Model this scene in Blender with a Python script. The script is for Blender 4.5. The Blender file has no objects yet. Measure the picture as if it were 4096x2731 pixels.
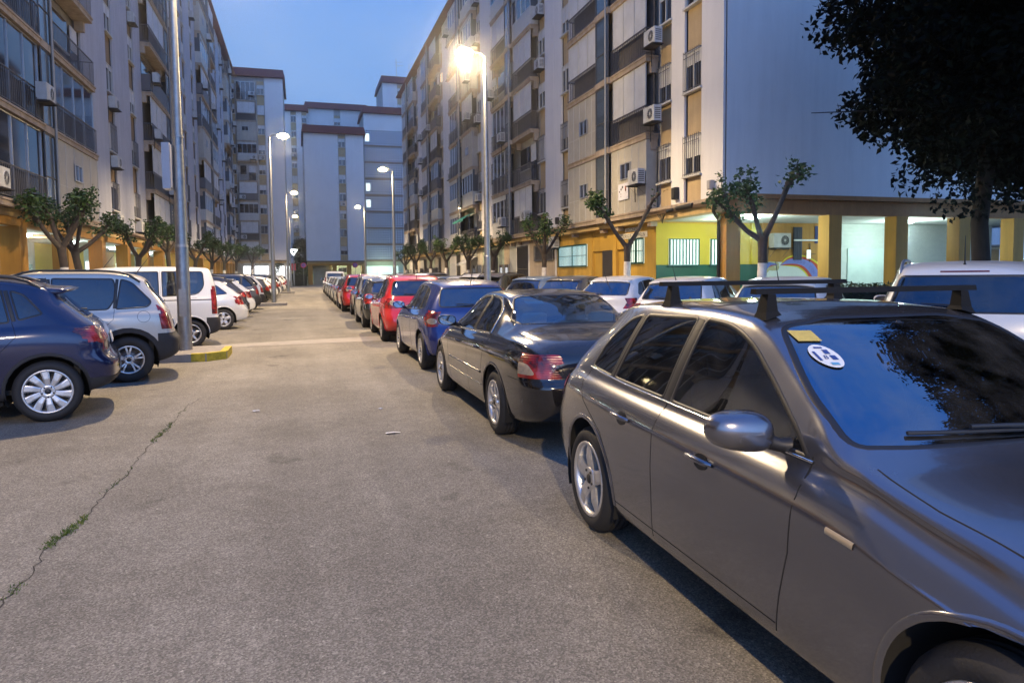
import bpy, bmesh, math, random
from mathutils import Vector, Matrix, noise as mnoise
from mathutils.bvhtree import BVHTree
from mathutils.interpolate import poly_3d_calc
PI = math.pi
sc = bpy.context.scene
COL = sc.collection

# ------------------------------------------------------------------ helpers
def tag(o, label=None, cat=None, group=None, kind=None):
    if label: o['label'] = label
    if cat: o['category'] = cat
    if group: o['group'] = group
    if kind: o['kind'] = kind
    return o

def empty(name, loc=(0, 0, 0), rz=0.0, label=None, cat=None, group=None):
    o = bpy.data.objects.new(name, None)
    COL.objects.link(o); o.location = loc; o.rotation_euler = (0, 0, rz)
    o.empty_display_size = 0.2
    return tag(o, label, cat, group)

class MB:
    """collects simple shapes and links them as one mesh object"""
    def __init__(s): s.v = []; s.f = []; s.m = []; s.sm = []
    def add(s, vs, fs, mi=0, smooth=False):
        b = len(s.v); s.v.extend([tuple(v) for v in vs])
        for f in fs:
            s.f.append(tuple(b + i for i in f)); s.m.append(mi); s.sm.append(smooth)
    def box(s, x0, x1, y0, y1, z0, z1, mi=0):
        if x0 > x1: x0, x1 = x1, x0
        if y0 > y1: y0, y1 = y1, y0
        s.add([(x0,y0,z0),(x1,y0,z0),(x1,y1,z0),(x0,y1,z0),(x0,y0,z1),(x1,y0,z1),(x1,y1,z1),(x0,y1,z1)],
              [(0,3,2,1),(4,5,6,7),(0,1,5,4),(1,2,6,5),(2,3,7,6),(3,0,4,7)], mi)
    def quad(s, a, b, c, d, mi=0): s.add([a, b, c, d], [(0, 1, 2, 3)], mi)
    def prism(s, poly, z0, z1, mi=0):
        n = len(poly)
        s.add([(p[0], p[1], z0) for p in poly] + [(p[0], p[1], z1) for p in poly],
              [tuple(range(n))[::-1], tuple(range(n, 2*n))] + [(i, (i+1) % n, (i+1) % n + n, i + n) for i in range(n)], mi)
    def tube(s, pts, r, n=8, mi=0, cap=True, smooth=True):
        pts = [Vector(p) for p in pts]
        rs = r if isinstance(r, (list, tuple)) else [r]*len(pts)
        vs = []; a = None
        for i, p in enumerate(pts):
            t = (pts[min(i+1, len(pts)-1)] - pts[max(i-1, 0)])
            if t.length < 1e-9: t = Vector((0, 0, 1))
            t.normalize()
            if a is None:
                a = t.orthogonal().normalized()
            else:
                a = (a - t*a.dot(t))
                a = a.normalized() if a.length > 1e-6 else t.orthogonal().normalized()
            b = t.cross(a)
            for k in range(n):
                an = 2*PI*k/n
                vs.append(p + (a*math.cos(an) + b*math.sin(an))*rs[i])
        fs = []
        for i in range(len(pts)-1):
            for k in range(n):
                fs.append((i*n+k, i*n+(k+1) % n, (i+1)*n+(k+1) % n, (i+1)*n+k))
        s.add(vs, fs, mi, smooth)
        if cap:
            s.add(vs[:n], [tuple(range(n))[::-1]], mi); s.add(vs[-n:], [tuple(range(n))], mi)
    def lathe(s, prof, c, axis='z', n=24, mi=0, smooth=True, a0=0, a1=2*PI):
        full = abs(a1-a0-2*PI) < 1e-6
        m = n if full else n+1
        vs = []
        for (r, h) in prof:
            for k in range(m):
                an = a0 + (a1-a0)*k/n
                u, v = r*math.cos(an), r*math.sin(an)
                p = {'z': (u, v, h), 'y': (v, h, u), 'x': (h, u, v)}[axis]
                vs.append((c[0]+p[0], c[1]+p[1], c[2]+p[2]))
        fs = []
        for i in range(len(prof)-1):
            for k in range(n):
                k2 = (k+1) % m
                fs.append((i*m+k, i*m+k2, (i+1)*m+k2, (i+1)*m+k))
        s.add(vs, fs, mi, smooth)
    def sphere(s, c, r, nu=12, nv=8, mi=0, sc_=(1, 1, 1)):
        vs = []; fs = []
        for j in range(nv+1):
            t = PI*j/nv
            for i in range(nu):
                a = 2*PI*i/nu
                vs.append((c[0]+r*sc_[0]*math.sin(t)*math.cos(a), c[1]+r*sc_[1]*math.sin(t)*math.sin(a), c[2]+r*sc_[2]*math.cos(t)))
        for j in range(nv):
            for i in range(nu):
                fs.append((j*nu+i, (j+1)*nu+i, (j+1)*nu+(i+1) % nu, j*nu+(i+1) % nu))
        s.add(vs, fs, mi, True)
    def mesh(s, name, mats):
        me = bpy.data.meshes.new(name)
        me.from_pydata(s.v, [], s.f)
        me.polygons.foreach_set('material_index', s.m)
        me.polygons.foreach_set('use_smooth', s.sm)
        if not isinstance(mats, (list, tuple)): mats = [mats]
        for m in mats: me.materials.append(m)
        me.update()
        return me
    def build(s, name, mats, parent=None, label=None, cat=None, group=None, kind=None, loc=None):
        o = bpy.data.objects.new(name, s.mesh(name, mats)); COL.objects.link(o)
        if parent: o.parent = parent
        if loc: o.location = loc
        return tag(o, label, cat, group, kind)

def link_mesh(name, me, parent=None, loc=(0, 0, 0), rot=None, label=None):
    o = bpy.data.objects.new(name, me); COL.objects.link(o)
    if parent: o.parent = parent
    o.location = loc
    if rot: o.rotation_euler = rot
    if label: o['label'] = label
    return o

def copy_tree(o, parent=None, children=None):
    if children is None: children = CHILD(o)
    c = o.copy(); COL.objects.link(c)
    c.parent = parent
    if parent: c.matrix_parent_inverse = o.matrix_parent_inverse.copy()
    for ch in CHILD(o): copy_tree(ch, c)
    return c
def CHILD(o): return list(o.children)

# ------------------------------------------------------------------ materials
MATS = {}
def nt(name):
    m = bpy.data.materials.new(name); m.use_nodes = True
    t = m.node_tree
    b = t.nodes.get('Principled BSDF')
    return m, t, b
def N(t, typ, **kw):
    n = t.nodes.new(typ)
    for k, v in kw.items():
        if k in n.inputs: n.inputs[k].default_value = v
        else: setattr(n, k, v)
    return n
def noise(t, scale, detail=4, rough=.55, vec=None, dim='3D'):
    n = t.nodes.new('ShaderNodeTexNoise'); n.inputs['Scale'].default_value = scale
    n.inputs['Detail'].default_value = detail; n.inputs['Roughness'].default_value = rough
    if vec is not None: t.links.new(vec, n.inputs['Vector'])
    return n
def ramp(t, fac, stops):
    r = t.nodes.new('ShaderNodeValToRGB')
    e = r.color_ramp.elements
    while len(e) < len(stops): e.new(.5)
    for i, (p, c) in enumerate(stops):
        e[i].position = p; e[i].color = (c[0], c[1], c[2], 1) if not isinstance(c, (int, float)) else (c, c, c, 1)
    t.links.new(fac, r.inputs[0])
    return r
def coord(t, kind='Object', scale=None):
    c = t.nodes.new('ShaderNodeTexCoord'); out = c.outputs[kind]
    if scale:
        mp = t.nodes.new('ShaderNodeMapping'); mp.inputs['Scale'].default_value = scale
        t.links.new(out, mp.inputs['Vector']); out = mp.outputs[0]
    return out
def world_pos(t):
    return t.nodes.new('ShaderNodeNewGeometry').outputs['Position']
def bump(t, b, h, strength=.3, dist=.02):
    n = t.nodes.new('ShaderNodeBump'); n.inputs['Strength'].default_value = strength; n.inputs['Distance'].default_value = dist
    t.links.new(h, n.inputs['Height']); t.links.new(n.outputs[0], b.inputs['Normal'])
def col3(c, k=1.0): return (c[0]*k, c[1]*k, c[2]*k)

def M(name, color=(.5, .5, .5), rough=.6, metal=0., var=.12, scale=6., bmp=0., bscale=60., coat=0., emit=None, estr=0., spec=.5, streak=0.):
    """general procedural material: base colour varied by noise, with dirt streaks and fine bump"""
    if name in MATS: return MATS[name]
    m, t, b = nt(name)
    b.inputs['Roughness'].default_value = rough; b.inputs['Metallic'].default_value = metal
    b.inputs['Coat Weight'].default_value = coat; b.inputs['Specular IOR Level'].default_value = spec
    p = world_pos(t)
    n = noise(t, scale, 5, .6, p)
    r = ramp(t, n.outputs['Fac'], [(.25, col3(color, 1-var)), (.75, col3(color, 1+var*.6))])
    out = r.outputs[0]
    if streak:
        mp = t.nodes.new('ShaderNodeMapping'); mp.inputs['Scale'].default_value = (2.2, 2.2, .16)
        t.links.new(p, mp.inputs['Vector'])
        n2 = noise(t, 1.6, 6, .7, mp.outputs[0])
        r2 = ramp(t, n2.outputs['Fac'], [(.35, 1-streak), (.62, 1.)])
        mx = N(t, 'ShaderNodeMix', data_type='RGBA', blend_type='MULTIPLY'); mx.inputs['Factor'].default_value = 1
        t.links.new(out, mx.inputs[6]); t.links.new(r2.outputs[0], mx.inputs[7]); out = mx.outputs[2]
    t.links.new(out, b.inputs['Base Color'])
    if bmp:
        nb = noise(t, bscale, 3, .6, p); bump(t, b, nb.outputs['Fac'], bmp, .01)
    if emit:
        b.inputs['Emission Color'].default_value = (*emit, 1); b.inputs['Emission Strength'].default_value = estr
    MATS[name] = m
    return m

def paint(name, color, metal=0., rough=.28, flake=0., dust=.35, coat=1.):
    if name in MATS: return MATS[name]
    m, t, b = nt(name)
    p = coord(t, 'Object')
    n = noise(t, 2.2, 6, .62, p)
    geo = t.nodes.new('ShaderNodeNewGeometry')
    sx = t.nodes.new('ShaderNodeSeparateXYZ'); t.links.new(geo.outputs['Normal'], sx.inputs[0])
    # road dust settles on upward facing panels and low down; broken up by noise
    up = N(t, 'ShaderNodeMapRange'); up.inputs[1].default_value = .55; up.inputs[2].default_value = 1.; up.inputs[3].default_value = 0.; up.inputs[4].default_value = 1.
    t.links.new(sx.outputs[2], up.inputs[0])
    mul = N(t, 'ShaderNodeMath', operation='MULTIPLY'); t.links.new(up.outputs[0], mul.inputs[0])
    rn = ramp(t, n.outputs['Fac'], [(.3, .25), (.7, 1.)]); t.links.new(rn.outputs[0], mul.inputs[1])
    mul2 = N(t, 'ShaderNodeMath', operation='MULTIPLY'); mul2.inputs[1].default_value = dust
    t.links.new(mul.outputs[0], mul2.inputs[0])
    add = N(t, 'ShaderNodeMath', operation='ADD'); add.inputs[1].default_value = dust*.06
    t.links.new(mul2.outputs[0], add.inputs[0])
    mx = N(t, 'ShaderNodeMix', data_type='RGBA'); t.links.new(add.outputs[0], mx.inputs[0])
    mx.inputs[6].default_value = (*color, 1); mx.inputs[7].default_value = (.33, .30, .26, 1)
    # inside of the shell: dark cabin trim
    bk = N(t, 'ShaderNodeMix', data_type='RGBA'); t.links.new(geo.outputs['Backfacing'], bk.inputs[0])
    t.links.new(mx.outputs[2], bk.inputs[6]); bk.inputs[7].default_value = (.02, .02, .022, 1)
    t.links.new(bk.outputs[2], b.inputs['Base Color'])
    mt = N(t, 'ShaderNodeMath', operation='MULTIPLY_ADD'); mt.inputs[1].default_value = -metal; mt.inputs[2].default_value = metal
    mt2 = N(t, 'ShaderNodeMath', operation='MAXIMUM'); t.links.new(add.outputs[0], mt2.inputs[0]); t.links.new(geo.outputs['Backfacing'], mt2.inputs[1])
    t.links.new(mt2.outputs[0], mt.inputs[0]); t.links.new(mt.outputs[0], b.inputs['Metallic'])
    rr = N(t, 'ShaderNodeMapRange'); rr.inputs[3].default_value = rough; rr.inputs[4].default_value = min(1, rough+.35)
    t.links.new(add.outputs[0], rr.inputs[0]); t.links.new(rr.outputs[0], b.inputs['Roughness'])
    b.inputs['Coat Roughness'].default_value = .06
    ct = N(t, 'ShaderNodeMapRange'); ct.inputs[3].default_value = coat; ct.inputs[4].default_value = coat*.25
    ct.inputs[2].default_value = .5
    t.links.new(mt2.outputs[0], ct.inputs[0]); t.links.new(ct.outputs[0], b.inputs['Coat Weight'])
    MATS[name] = m
    return m

def glass_mat(name, tint=(.22, .26, .27), refl=.17, rough=.02):
    if name in MATS: return MATS[name]
    m, t, b = nt(name)
    t.nodes.remove(b)
    out = t.nodes.get('Material Output')
    tr = N(t, 'ShaderNodeBsdfTransparent'); tr.inputs[0].default_value = (*tint, 1)
    gl = N(t, 'ShaderNodeBsdfGlossy'); gl.inputs['Roughness'].default_value = rough; gl.inputs[0].default_value = (.92, .95, 1, 1)
    df = N(t, 'ShaderNodeBsdfDiffuse'); df.inputs[0].default_value = (.25, .24, .22, 1)
    fr = N(t, 'ShaderNodeFresnel'); fr.inputs[0].default_value = 1.5
    ad = N(t, 'ShaderNodeMath', operation='ADD'); ad.inputs[1].default_value = refl; ad.use_clamp = True
    t.links.new(fr.outputs[0], ad.inputs[0])
    mx = N(t, 'ShaderNodeMixShader'); t.links.new(ad.outputs[0], mx.inputs[0])
    t.links.new(tr.outputs[0], mx.inputs[1]); t.links.new(gl.outputs[0], mx.inputs[2])
    n = noise(t, 5, 5, .6, coord(t, 'Object')); rp = ramp(t, n.outputs['Fac'], [(.4, 0.), (.8, .10)])
    mx2 = N(t, 'ShaderNodeMixShader'); t.links.new(rp.outputs[0], mx2.inputs[0])
    t.links.new(mx.outputs[0], mx2.inputs[1]); t.links.new(df.outputs[0], mx2.inputs[2])
    t.links.new(mx2.outputs[0], out.inputs[0])
    MATS[name] = m
    return m

def emis(name, color, s):
    if name in MATS: return MATS[name]
    m, t, b = nt(name)
    b.inputs['Base Color'].default_value = (.8, .8, .8, 1)
    b.inputs['Emission Color'].default_value = (*color, 1); b.inputs['Emission Strength'].default_value = s
    MATS[name] = m
    return m

def light(name, typ, loc, color, power, parent=None, **kw):
    l = bpy.data.lights.new(name, typ); l.color = color; l.energy = power
    for k, v in kw.items():
        if k != 'rot': setattr(l, k, v)
    o = bpy.data.objects.new(name, l); COL.objects.link(o); o.location = loc
    if 'rot' in kw: o.rotation_euler = kw['rot']
    if parent: o.parent = parent
    return o
# ------------------------------------------------------------------ cars
def curve(pts):
    """monotone cubic through (x, v) points"""
    xs = [p[0] for p in pts]; ys = [p[1] for p in pts]; n = len(xs)
    d = [(ys[i+1]-ys[i])/(xs[i+1]-xs[i]) for i in range(n-1)]
    m = [d[0]] + [0 if d[i-1]*d[i] <= 0 else 2*d[i-1]*d[i]/(d[i-1]+d[i]) for i in range(1, n-1)] + [d[-1]]
    def f(x):
        if x <= xs[0]: return ys[0]
        if x >= xs[-1]: return ys[-1]
        i = max(k for k in range(n-1) if xs[k] <= x)
        h = xs[i+1]-xs[i]; t = (x-xs[i])/h
        return (ys[i]*(2*t**3-3*t*t+1) + h*m[i]*(t**3-2*t*t+t) + ys[i+1]*(-2*t**3+3*t*t) + h*m[i+1]*(t**3-t*t))
    return f

def fillet(poly, r, n=4):
    """round the corners of a polygon (radius list or number)"""
    out = []; k = len(poly)
    rs = r if isinstance(r, (list, tuple)) else [r]*k
    for i in range(k):
        a, b, c = Vector(poly[i-1]), Vector(poly[i]), Vector(poly[(i+1) % k])
        u = (a-b); v = (c-b); rr = min(rs[i], u.length*.48, v.length*.48)
        if rr < 1e-4: out.append(tuple(b)); continue
        p, q = b+u.normalized()*rr, b+v.normalized()*rr
        for j in range(n+1):
            t = j/n
            out.append(tuple(p*(1-t)**2 + b*2*t*(1-t) + q*t*t))
    return out

def in_poly(x, y, poly):
    c = False; j = len(poly)-1
    for i in range(len(poly)):
        xi, yi = poly[i]; xj, yj = poly[j]
        if (yi > y) != (yj > y) and x < (xj-xi)*(y-yi)/(yj-yi)+xi: c = not c
        j = i
    return c

def bspline2(P, sub):
    """open uniform quadratic B-spline of a list of 2D points"""
    out = [P[0]]
    n = len(P)
    for i in range(1, n-1):
        a = P[0] if i == 1 else ((P[i-1][0]+P[i][0])/2, (P[i-1][1]+P[i][1])/2)
        c = P[-1] if i == n-2 else ((P[i][0]+P[i+1][0])/2, (P[i][1]+P[i+1][1])/2)
        b = P[i]
        for j in range(1, sub+1):
            t = j/sub
            out.append((a[0]*(1-t)**2+b[0]*2*t*(1-t)+c[0]*t*t, a[1]*(1-t)**2+b[1]*2*t*(1-t)+c[1]*t*t))
    return out

class Shell:
    def __init__(s, T, step=.045, sub=3):
        s.T = T; L = T['L']; hw = T['W']/2
        top = curve(T['top']); bot = curve(T['bot']); wid = curve(T['wid']); belt = curve(T['belt'])
        ry = curve(T['rail_y']); rd = curve(T['rail_drop'])
        RF = curve([(z, x) for x, z in T['rear']]); FF = curve([(z, x) for x, z in T['front']])
        lr, lf = T.get('lr', 1.3), T.get('lf', 1.2); br, bf = T.get('bow_r', .10), T.get('bow_f', .22)
        mid = T.get('mid', .60); shd = T.get('shoulder', .03); tk = T.get('tuck', .05)
        xs = [0, .004, .012, .025, .045, .07, .10, .14]
        x = .14
        while x < L-.16: x += step; xs.append(min(x, L-.14))
        xs = [q for q in xs if q < L-.145] + [L-q for q in (.14, .10, .07, .045, .025, .012, .004, 0)]
        fr = T.get('fillet', .14)
        def section(x):
            w = wid(x)*hw; zt = top(x); zb = bot(x)
            d = min(x, L-x); ins = 0
            if d < fr: ins = fr-math.sqrt(max(0, fr*fr-(fr-d)**2))
            zr = zt-rd(x); yr = min(ry(x)*hw, w-.02)
            ze = min(belt(x), zr-.045)
            wb = w-shd
            zm = min(mid, ze-.14)
            P = [(0, zb), (w*.55, zb), (w*.86, zb), (w-tk*1.1, zb+.015), (w-tk*.55, zb+.10), (w-.012, (zb+zm)/2+.05), (w, zm), (w-.002, zm+.5*(ze-zm)), (w-shd*.12, ze-.105), (w-shd*.55, ze-.042), (wb, ze-.008), (wb-.012, ze+.022)]
            # side glass, then roof edge
            a = (wb-.012, ze+.022); b = (yr, zr)
            if zr-ze > .12:
                P.append((a[0]+(b[0]-a[0])*.45, a[1]+(b[1]-a[1])*.5-.0))
                P.append((b[0]+.012, b[1]-.035))
            else:
                P.append((a[0]+(b[0]-a[0])*.3, a[1]+(b[1]-a[1])*.4)); P.append((a[0]+(b[0]-a[0])*.7, a[1]+(b[1]-a[1])*.8))
            P += [(yr-.02, zr+rd(x)*.30), (yr-.09, zr+rd(x)*.55), (yr*.6, zr+rd(x)*.86), (yr*.25, zt-.002), (0, zt)]
            zc = (zt+zb)/2
            if ins:
                P = [(y*(1-ins/w), zc+(z-zc)*(1-ins*1.0/(zt-zc))) for y, z in P]
            return bspline2(P, sub)
        secs = [section(x) for x in xs]
        m = len(secs[0])
        full = lambda S: S + [(-y, z) for y, z in S[-2:0:-1]]
        s.verts = []; n = 2*m-2
        def warp(x, y, z):
            X = x
            q = abs(y)/hw
            if x < lr: X += (RF(z) + br*q**2.6)*(1-x/lr)**2
            if L-x < lf: X -= ((L-FF(z)) + bf*q**2.4)*(1-(L-x)/lf)**2
            return (X-L/2, y, z)
        V = []; F = []
        for x, S in zip(xs, secs):
            for y, z in full(S): V.append(warp(x, y, z))
        for i in range(len(xs)-1):
            for k in range(n):
                F.append((i*n+k, (i+1)*n+k, (i+1)*n+(k+1) % n, i*n+(k+1) % n))
        for end, idx in ((0, 0), (1, len(xs)-1)):
            S = full(secs[idx]); zc = sum(p[1] for p in S)/n
            prev = [idx*n+k for k in range(n)]
            rings = (.93, .84, .72, .58, .42, .25, .1)
            for r in rings:
                cur = []
                for y, z in S:
                    cur.append(len(V)); V.append(warp(xs[idx], y*r, zc+(z-zc)*r))
                for k in range(n):
                    q = (prev[k], prev[(k+1) % n], cur[(k+1) % n], cur[k])
                    F.append(q if end == 0 else q[::-1])
                prev = cur
            F.append(tuple(prev) if end == 0 else tuple(prev[::-1]))
        me = bpy.data.meshes.new('shell'); me.from_pydata(V, [], F)
        bm = bmesh.new(); bm.from_mesh(me); bpy.data.meshes.remove(me)
        bmesh.ops.recalc_face_normals(bm, faces=bm.faces[:])
        s.base = bm.copy(); s.base.normal_update(); s.base.faces.ensure_lookup_table(); s.base.verts.ensure_lookup_table()
        s.bvh = BVHTree.FromBMesh(s.base)
        s.bm = bm; s.lay = bm.faces.layers.int.new('part')
        s.hw = hw; s.L = L
    def normal_at(s, co):
        loc, nn, idx, d = s.bvh.find_nearest(co)
        f = s.base.faces[idx]; vs = f.verts
        w = poly_3d_calc([v.co for v in vs], loc)
        r = Vector((0, 0, 0))
        for k, v in zip(w, vs): r += v.normal*k
        return r.normalized()
    def cut(s, poly, axis, pid, test, only=(0,)):
        """cut the outline into the shell along axis and mark the faces inside"""
        bm = s.bm; lay = s.lay
        ax = {'y': (0, 2), 'x': (1, 2), 'z': (0, 1)}[axis]
        n = len(poly)
        X0, X1 = min(p[0] for p in poly)-.01, max(p[0] for p in poly)+.01
        Y0, Y1 = min(p[1] for p in poly)-.01, max(p[1] for p in poly)+.01
        def box(f):
            us = [v.co[ax[0]] for v in f.verts]; ws = [v.co[ax[1]] for v in f.verts]
            return min(us), max(us), min(ws), max(ws)
        cand = {}
        for f in bm.faces:
            q = box(f)
            if q[1] < X0 or q[0] > X1 or q[3] < Y0 or q[2] > Y1: continue
            if test(f.calc_center_median(), f.normal): cand[f] = q
        for i in range(n):
            a, b = poly[i], poly[(i+1) % n]
            x0, x1 = min(a[0], b[0])-1e-4, max(a[0], b[0])+1e-4
            y0, y1 = min(a[1], b[1])-1e-4, max(a[1], b[1])+1e-4
            dx, dy = b[0]-a[0], b[1]-a[1]
            if dx*dx+dy*dy < 1e-12: continue
            gf = [f for f, q in cand.items() if not (q[1] < x0 or q[0] > x1 or q[3] < y0 or q[2] > y1)]
            if not gf: continue
            es = set(e for f in gf for e in f.edges); vs = set(v for f in gf for v in f.verts)
            co = [0, 0, 0]; co[ax[0]] = a[0]; co[ax[1]] = a[1]
            no = [0, 0, 0]; no[ax[0]] = dy; no[ax[1]] = -dx
            r = bmesh.ops.bisect_plane(bm, geom=list(vs)+list(es)+gf, dist=1e-5, plane_co=co, plane_no=Vector(no).normalized())
            for f in gf:
                cand.pop(f, None)
                if f.is_valid: cand[f] = box(f)
            for f in r['geom']:
                if isinstance(f, bmesh.types.BMFace) and f.is_valid: cand[f] = box(f)
        bm.normal_update()
        px = [p[0] for p in poly]; py = [p[1] for p in poly]
        bx = (min(px), max(px), min(py), max(py))
        for f in bm.faces:
            c = f.calc_center_median()
            u, w = c[ax[0]], c[ax[1]]
            if u < bx[0] or u > bx[1] or w < bx[2] or w > bx[3]: continue
            if f[lay] not in only: continue
            if test(c, f.normal) and in_poly(u, w, poly): f[lay] = pid
    def hit(s, u, w, axis, sign):
        if axis == 'y': o = Vector((u, sign*3, w)); d = Vector((0, -sign, 0))
        elif axis == 'x': o = Vector((sign*4, u, w)); d = Vector((-sign, 0, 0))
        else: o = Vector((u, w, 3)); d = Vector((0, 0, -1))
        loc, nn, idx, dist = s.bvh.ray_cast(o, d)
        return loc
    def trim(s, mb, pts, axis, sign, width=.012, height=.003, closed=False, mi=0, step=.03):
        """a ribbon laid on the shell along a 2D line (a seal, seam or chrome strip)"""
        P = []
        n = len(pts)
        for i in range(n if closed else n-1):
            a, b = Vector(pts[i]), Vector(pts[(i+1) % n]); k = max(1, int((b-a).length/step))
            for j in range(k): P.append(a.lerp(b, j/k))
        if not closed: P.append(Vector(pts[-1]))
        Q = []
        for p in P:
            h = s.hit(p.x, p.y, axis, sign)
            if h is not None: Q.append(h)
        m = len(Q)
        if m < 2: return
        vs = []
        for i in range(m):
            t = (Q[(i+1) % m]-Q[i-1]) if closed else (Q[min(i+1, m-1)]-Q[max(i-1, 0)])
            if t.length < 1e-7: t = Vector((1, 0, 0))
            t.normalize(); nn = s.normal_at(Q[i]); sd = nn.cross(t)
            if sd.length < 1e-6: sd = Vector((0, 0, 1))
            sd.normalize()
            vs += [Q[i]-sd*width/2-nn*.002, Q[i]-sd*width*.3+nn*height, Q[i]+sd*width*.3+nn*height, Q[i]+sd*width/2-nn*.002]
        fs = []
        for i in range(m if closed else m-1):
            j = (i+1) % m
            for k in range(3): fs.append((i*4+k, j*4+k, j*4+k+1, i*4+k+1))
        mb.add(vs, fs, mi, True)
    def extract(s, pid, name, mats, parent, off=0.0, split=None):
        """faces of one part as a mesh of its own, with the smooth normals of the whole shell"""
        bm = s.bm; lay = s.lay
        fs = [f for f in bm.faces if f[lay] == pid and (split is None or split(f.calc_center_median()))]
        if not fs: return None
        vi = {}; V = []; Nn = []; F = []
        for f in fs:
            idx = []
            for v in f.verts:
                if v not in vi:
                    vi[v] = len(V); nn = s.normal_at(v.co)
                    V.append(v.co + nn*off); Nn.append(nn)
                idx.append(vi[v])
            F.append(idx)
        me = bpy.data.meshes.new(name); me.from_pydata(V, [], F)
        me.polygons.foreach_set('use_smooth', [True]*len(F))
        for m in (mats if isinstance(mats, (list, tuple)) else [mats]): me.materials.append(m)
        me.update()
        me.normals_split_custom_set_from_vertices([tuple(x) for x in Nn])
        o = bpy.data.objects.new(name, me); COL.objects.link(o); o.parent = parent
        return o

def circle(cx, cz, r, n=28, a0=0, a1=2*PI):
    return [(cx+r*math.cos(a0+(a1-a0)*i/n), cz+r*math.sin(a0+(a1-a0)*i/n)) for i in range(n if abs(a1-a0-2*PI) < 1e-6 else n+1)]

WHEELS = {}
def wheel_mesh(R, w, rr, style):
    """tyre and rim meshes; outer face towards +Y"""
    key = (R, w, rr, style)
    if key in WHEELS: return WHEELS[key]
    t = MB(); h = w/2
    prof = [(rr-.005, -h+.03), (rr+.012, -h+.004), (rr+(R-rr)*.5, -h-.004), (R-.03, -h+.008), (R-.008, -h+.03), (R, -h+.06)]
    for k in range(-1, 2):
        y = k*w*.17
        prof += [(R, y-.012), (R-.008, y-.009), (R-.008, y-.001), (R, y+.002)]
    prof += [(R, h-.06), (R-.008, h-.03), (R-.03, h-.008), (rr+(R-rr)*.5, h+.004), (rr+.012, h-.004), (rr-.005, h-.03)]
    t.lathe(prof, (0, 0, 0), 'y', 40)
    tyre = t.mesh('tyre', M('tyre_rubber', (.018, .018, .019), .75, bmp=.25, bscale=90, var=.3))
    r = MB()
    # barrel and lip (metal 0), dark inner (1), dark recess
    r.lathe([(rr+.008, h-.012), (rr+.004, h-.002), (rr-.012, h-.004), (rr-.02, h-.03), (rr-.035, -h+.03)], (0, 0, 0), 'y', 40, 0)
    r.lathe([(rr-.03, h-.10), (.0, h-.10)], (0, 0, 0), 'y', 32, 1)
    r.lathe([(rr*.72, h-.085), (rr*.72, h-.075), (.05, h-.075)], (0, 0, 0), 'y', 32, 2)
    yo = h-.012
    kind, ns = style
    def spoke(a, w0, w1, r0, r1, tw=0., th=.035, y0=yo-.01, y1=yo-.002, crown=.006):
        vs = []
        for (q, wd, yy) in ((r0, w0, y0), ((r0+r1)/2, (w0+w1)/2, (y0+y1)/2+crown), (r1, w1, y1)):
            an = a + tw*(q-r0)/(r1-r0)
            c, s_ = math.cos(an), math.sin(an)
            for (d, dy) in ((-wd/2, -th), (-wd/2, -.006), (-wd*.3, 0), (wd*.3, 0), (wd/2, -.006), (wd/2, -th)):
                u, v = q*c-d*s_, q*s_+d*c
                vs.append((v, yy+dy, u))
        fs = []
        for i in range(2):
            for k in range(5): fs.append((i*6+k, i*6+k+1, (i+1)*6+k+1, (i+1)*6+k))
        r.add(vs, fs, 0, False)
    for k in range(ns):
        a = 2*PI*k/ns
        if kind == 'star': spoke(a, .088, .078, .04, rr-.004, 0, .05, crown=.012)
        elif kind == 'split':
            spoke(a-.13, .026, .03, .06, rr-.006, -.06); spoke(a+.13, .026, .03, .06, rr-.006, .06)
        elif kind == 'turbine': spoke(a, .045, .085, .05, rr-.004, .12, .03)
        elif kind == 'fan': spoke(a, .05, .034, .05, rr-.006, 0, .035)
        elif kind == 'cover': spoke(a, .07, .11, .05, rr-.004, .0, .02)
    r.lathe([(.075, yo-.03), (.072, yo-.004), (.062, yo), (.034, yo), (.030, yo-.004), (.0, yo-.003)], (0, 0, 0), 'y', 20, 0)
    r.lathe([(.03, yo-.001), (.026, yo+.004), (0, yo+.005)], (0, 0, 0), 'y', 16, 1)
    for k in range(5):
        a = 2*PI*(k+.5)/5
        r.lathe([(.009, yo-.004), (.009, yo+.006), (0, yo+.007)], (.056*math.sin(a), 0, .056*math.cos(a)), 'y', 6, 1)
    rim = r.mesh('rim', [M('alloy', (.68, .67, .65), .34, .75, var=.15, scale=20), M('dark_hub', (.02, .02, .02), .5), M('brake_steel', (.18, .16, .15), .45, .8, var=.3, scale=25)])
    WHEELS[key] = (tyre, rim)
    return tyre, rim

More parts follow.
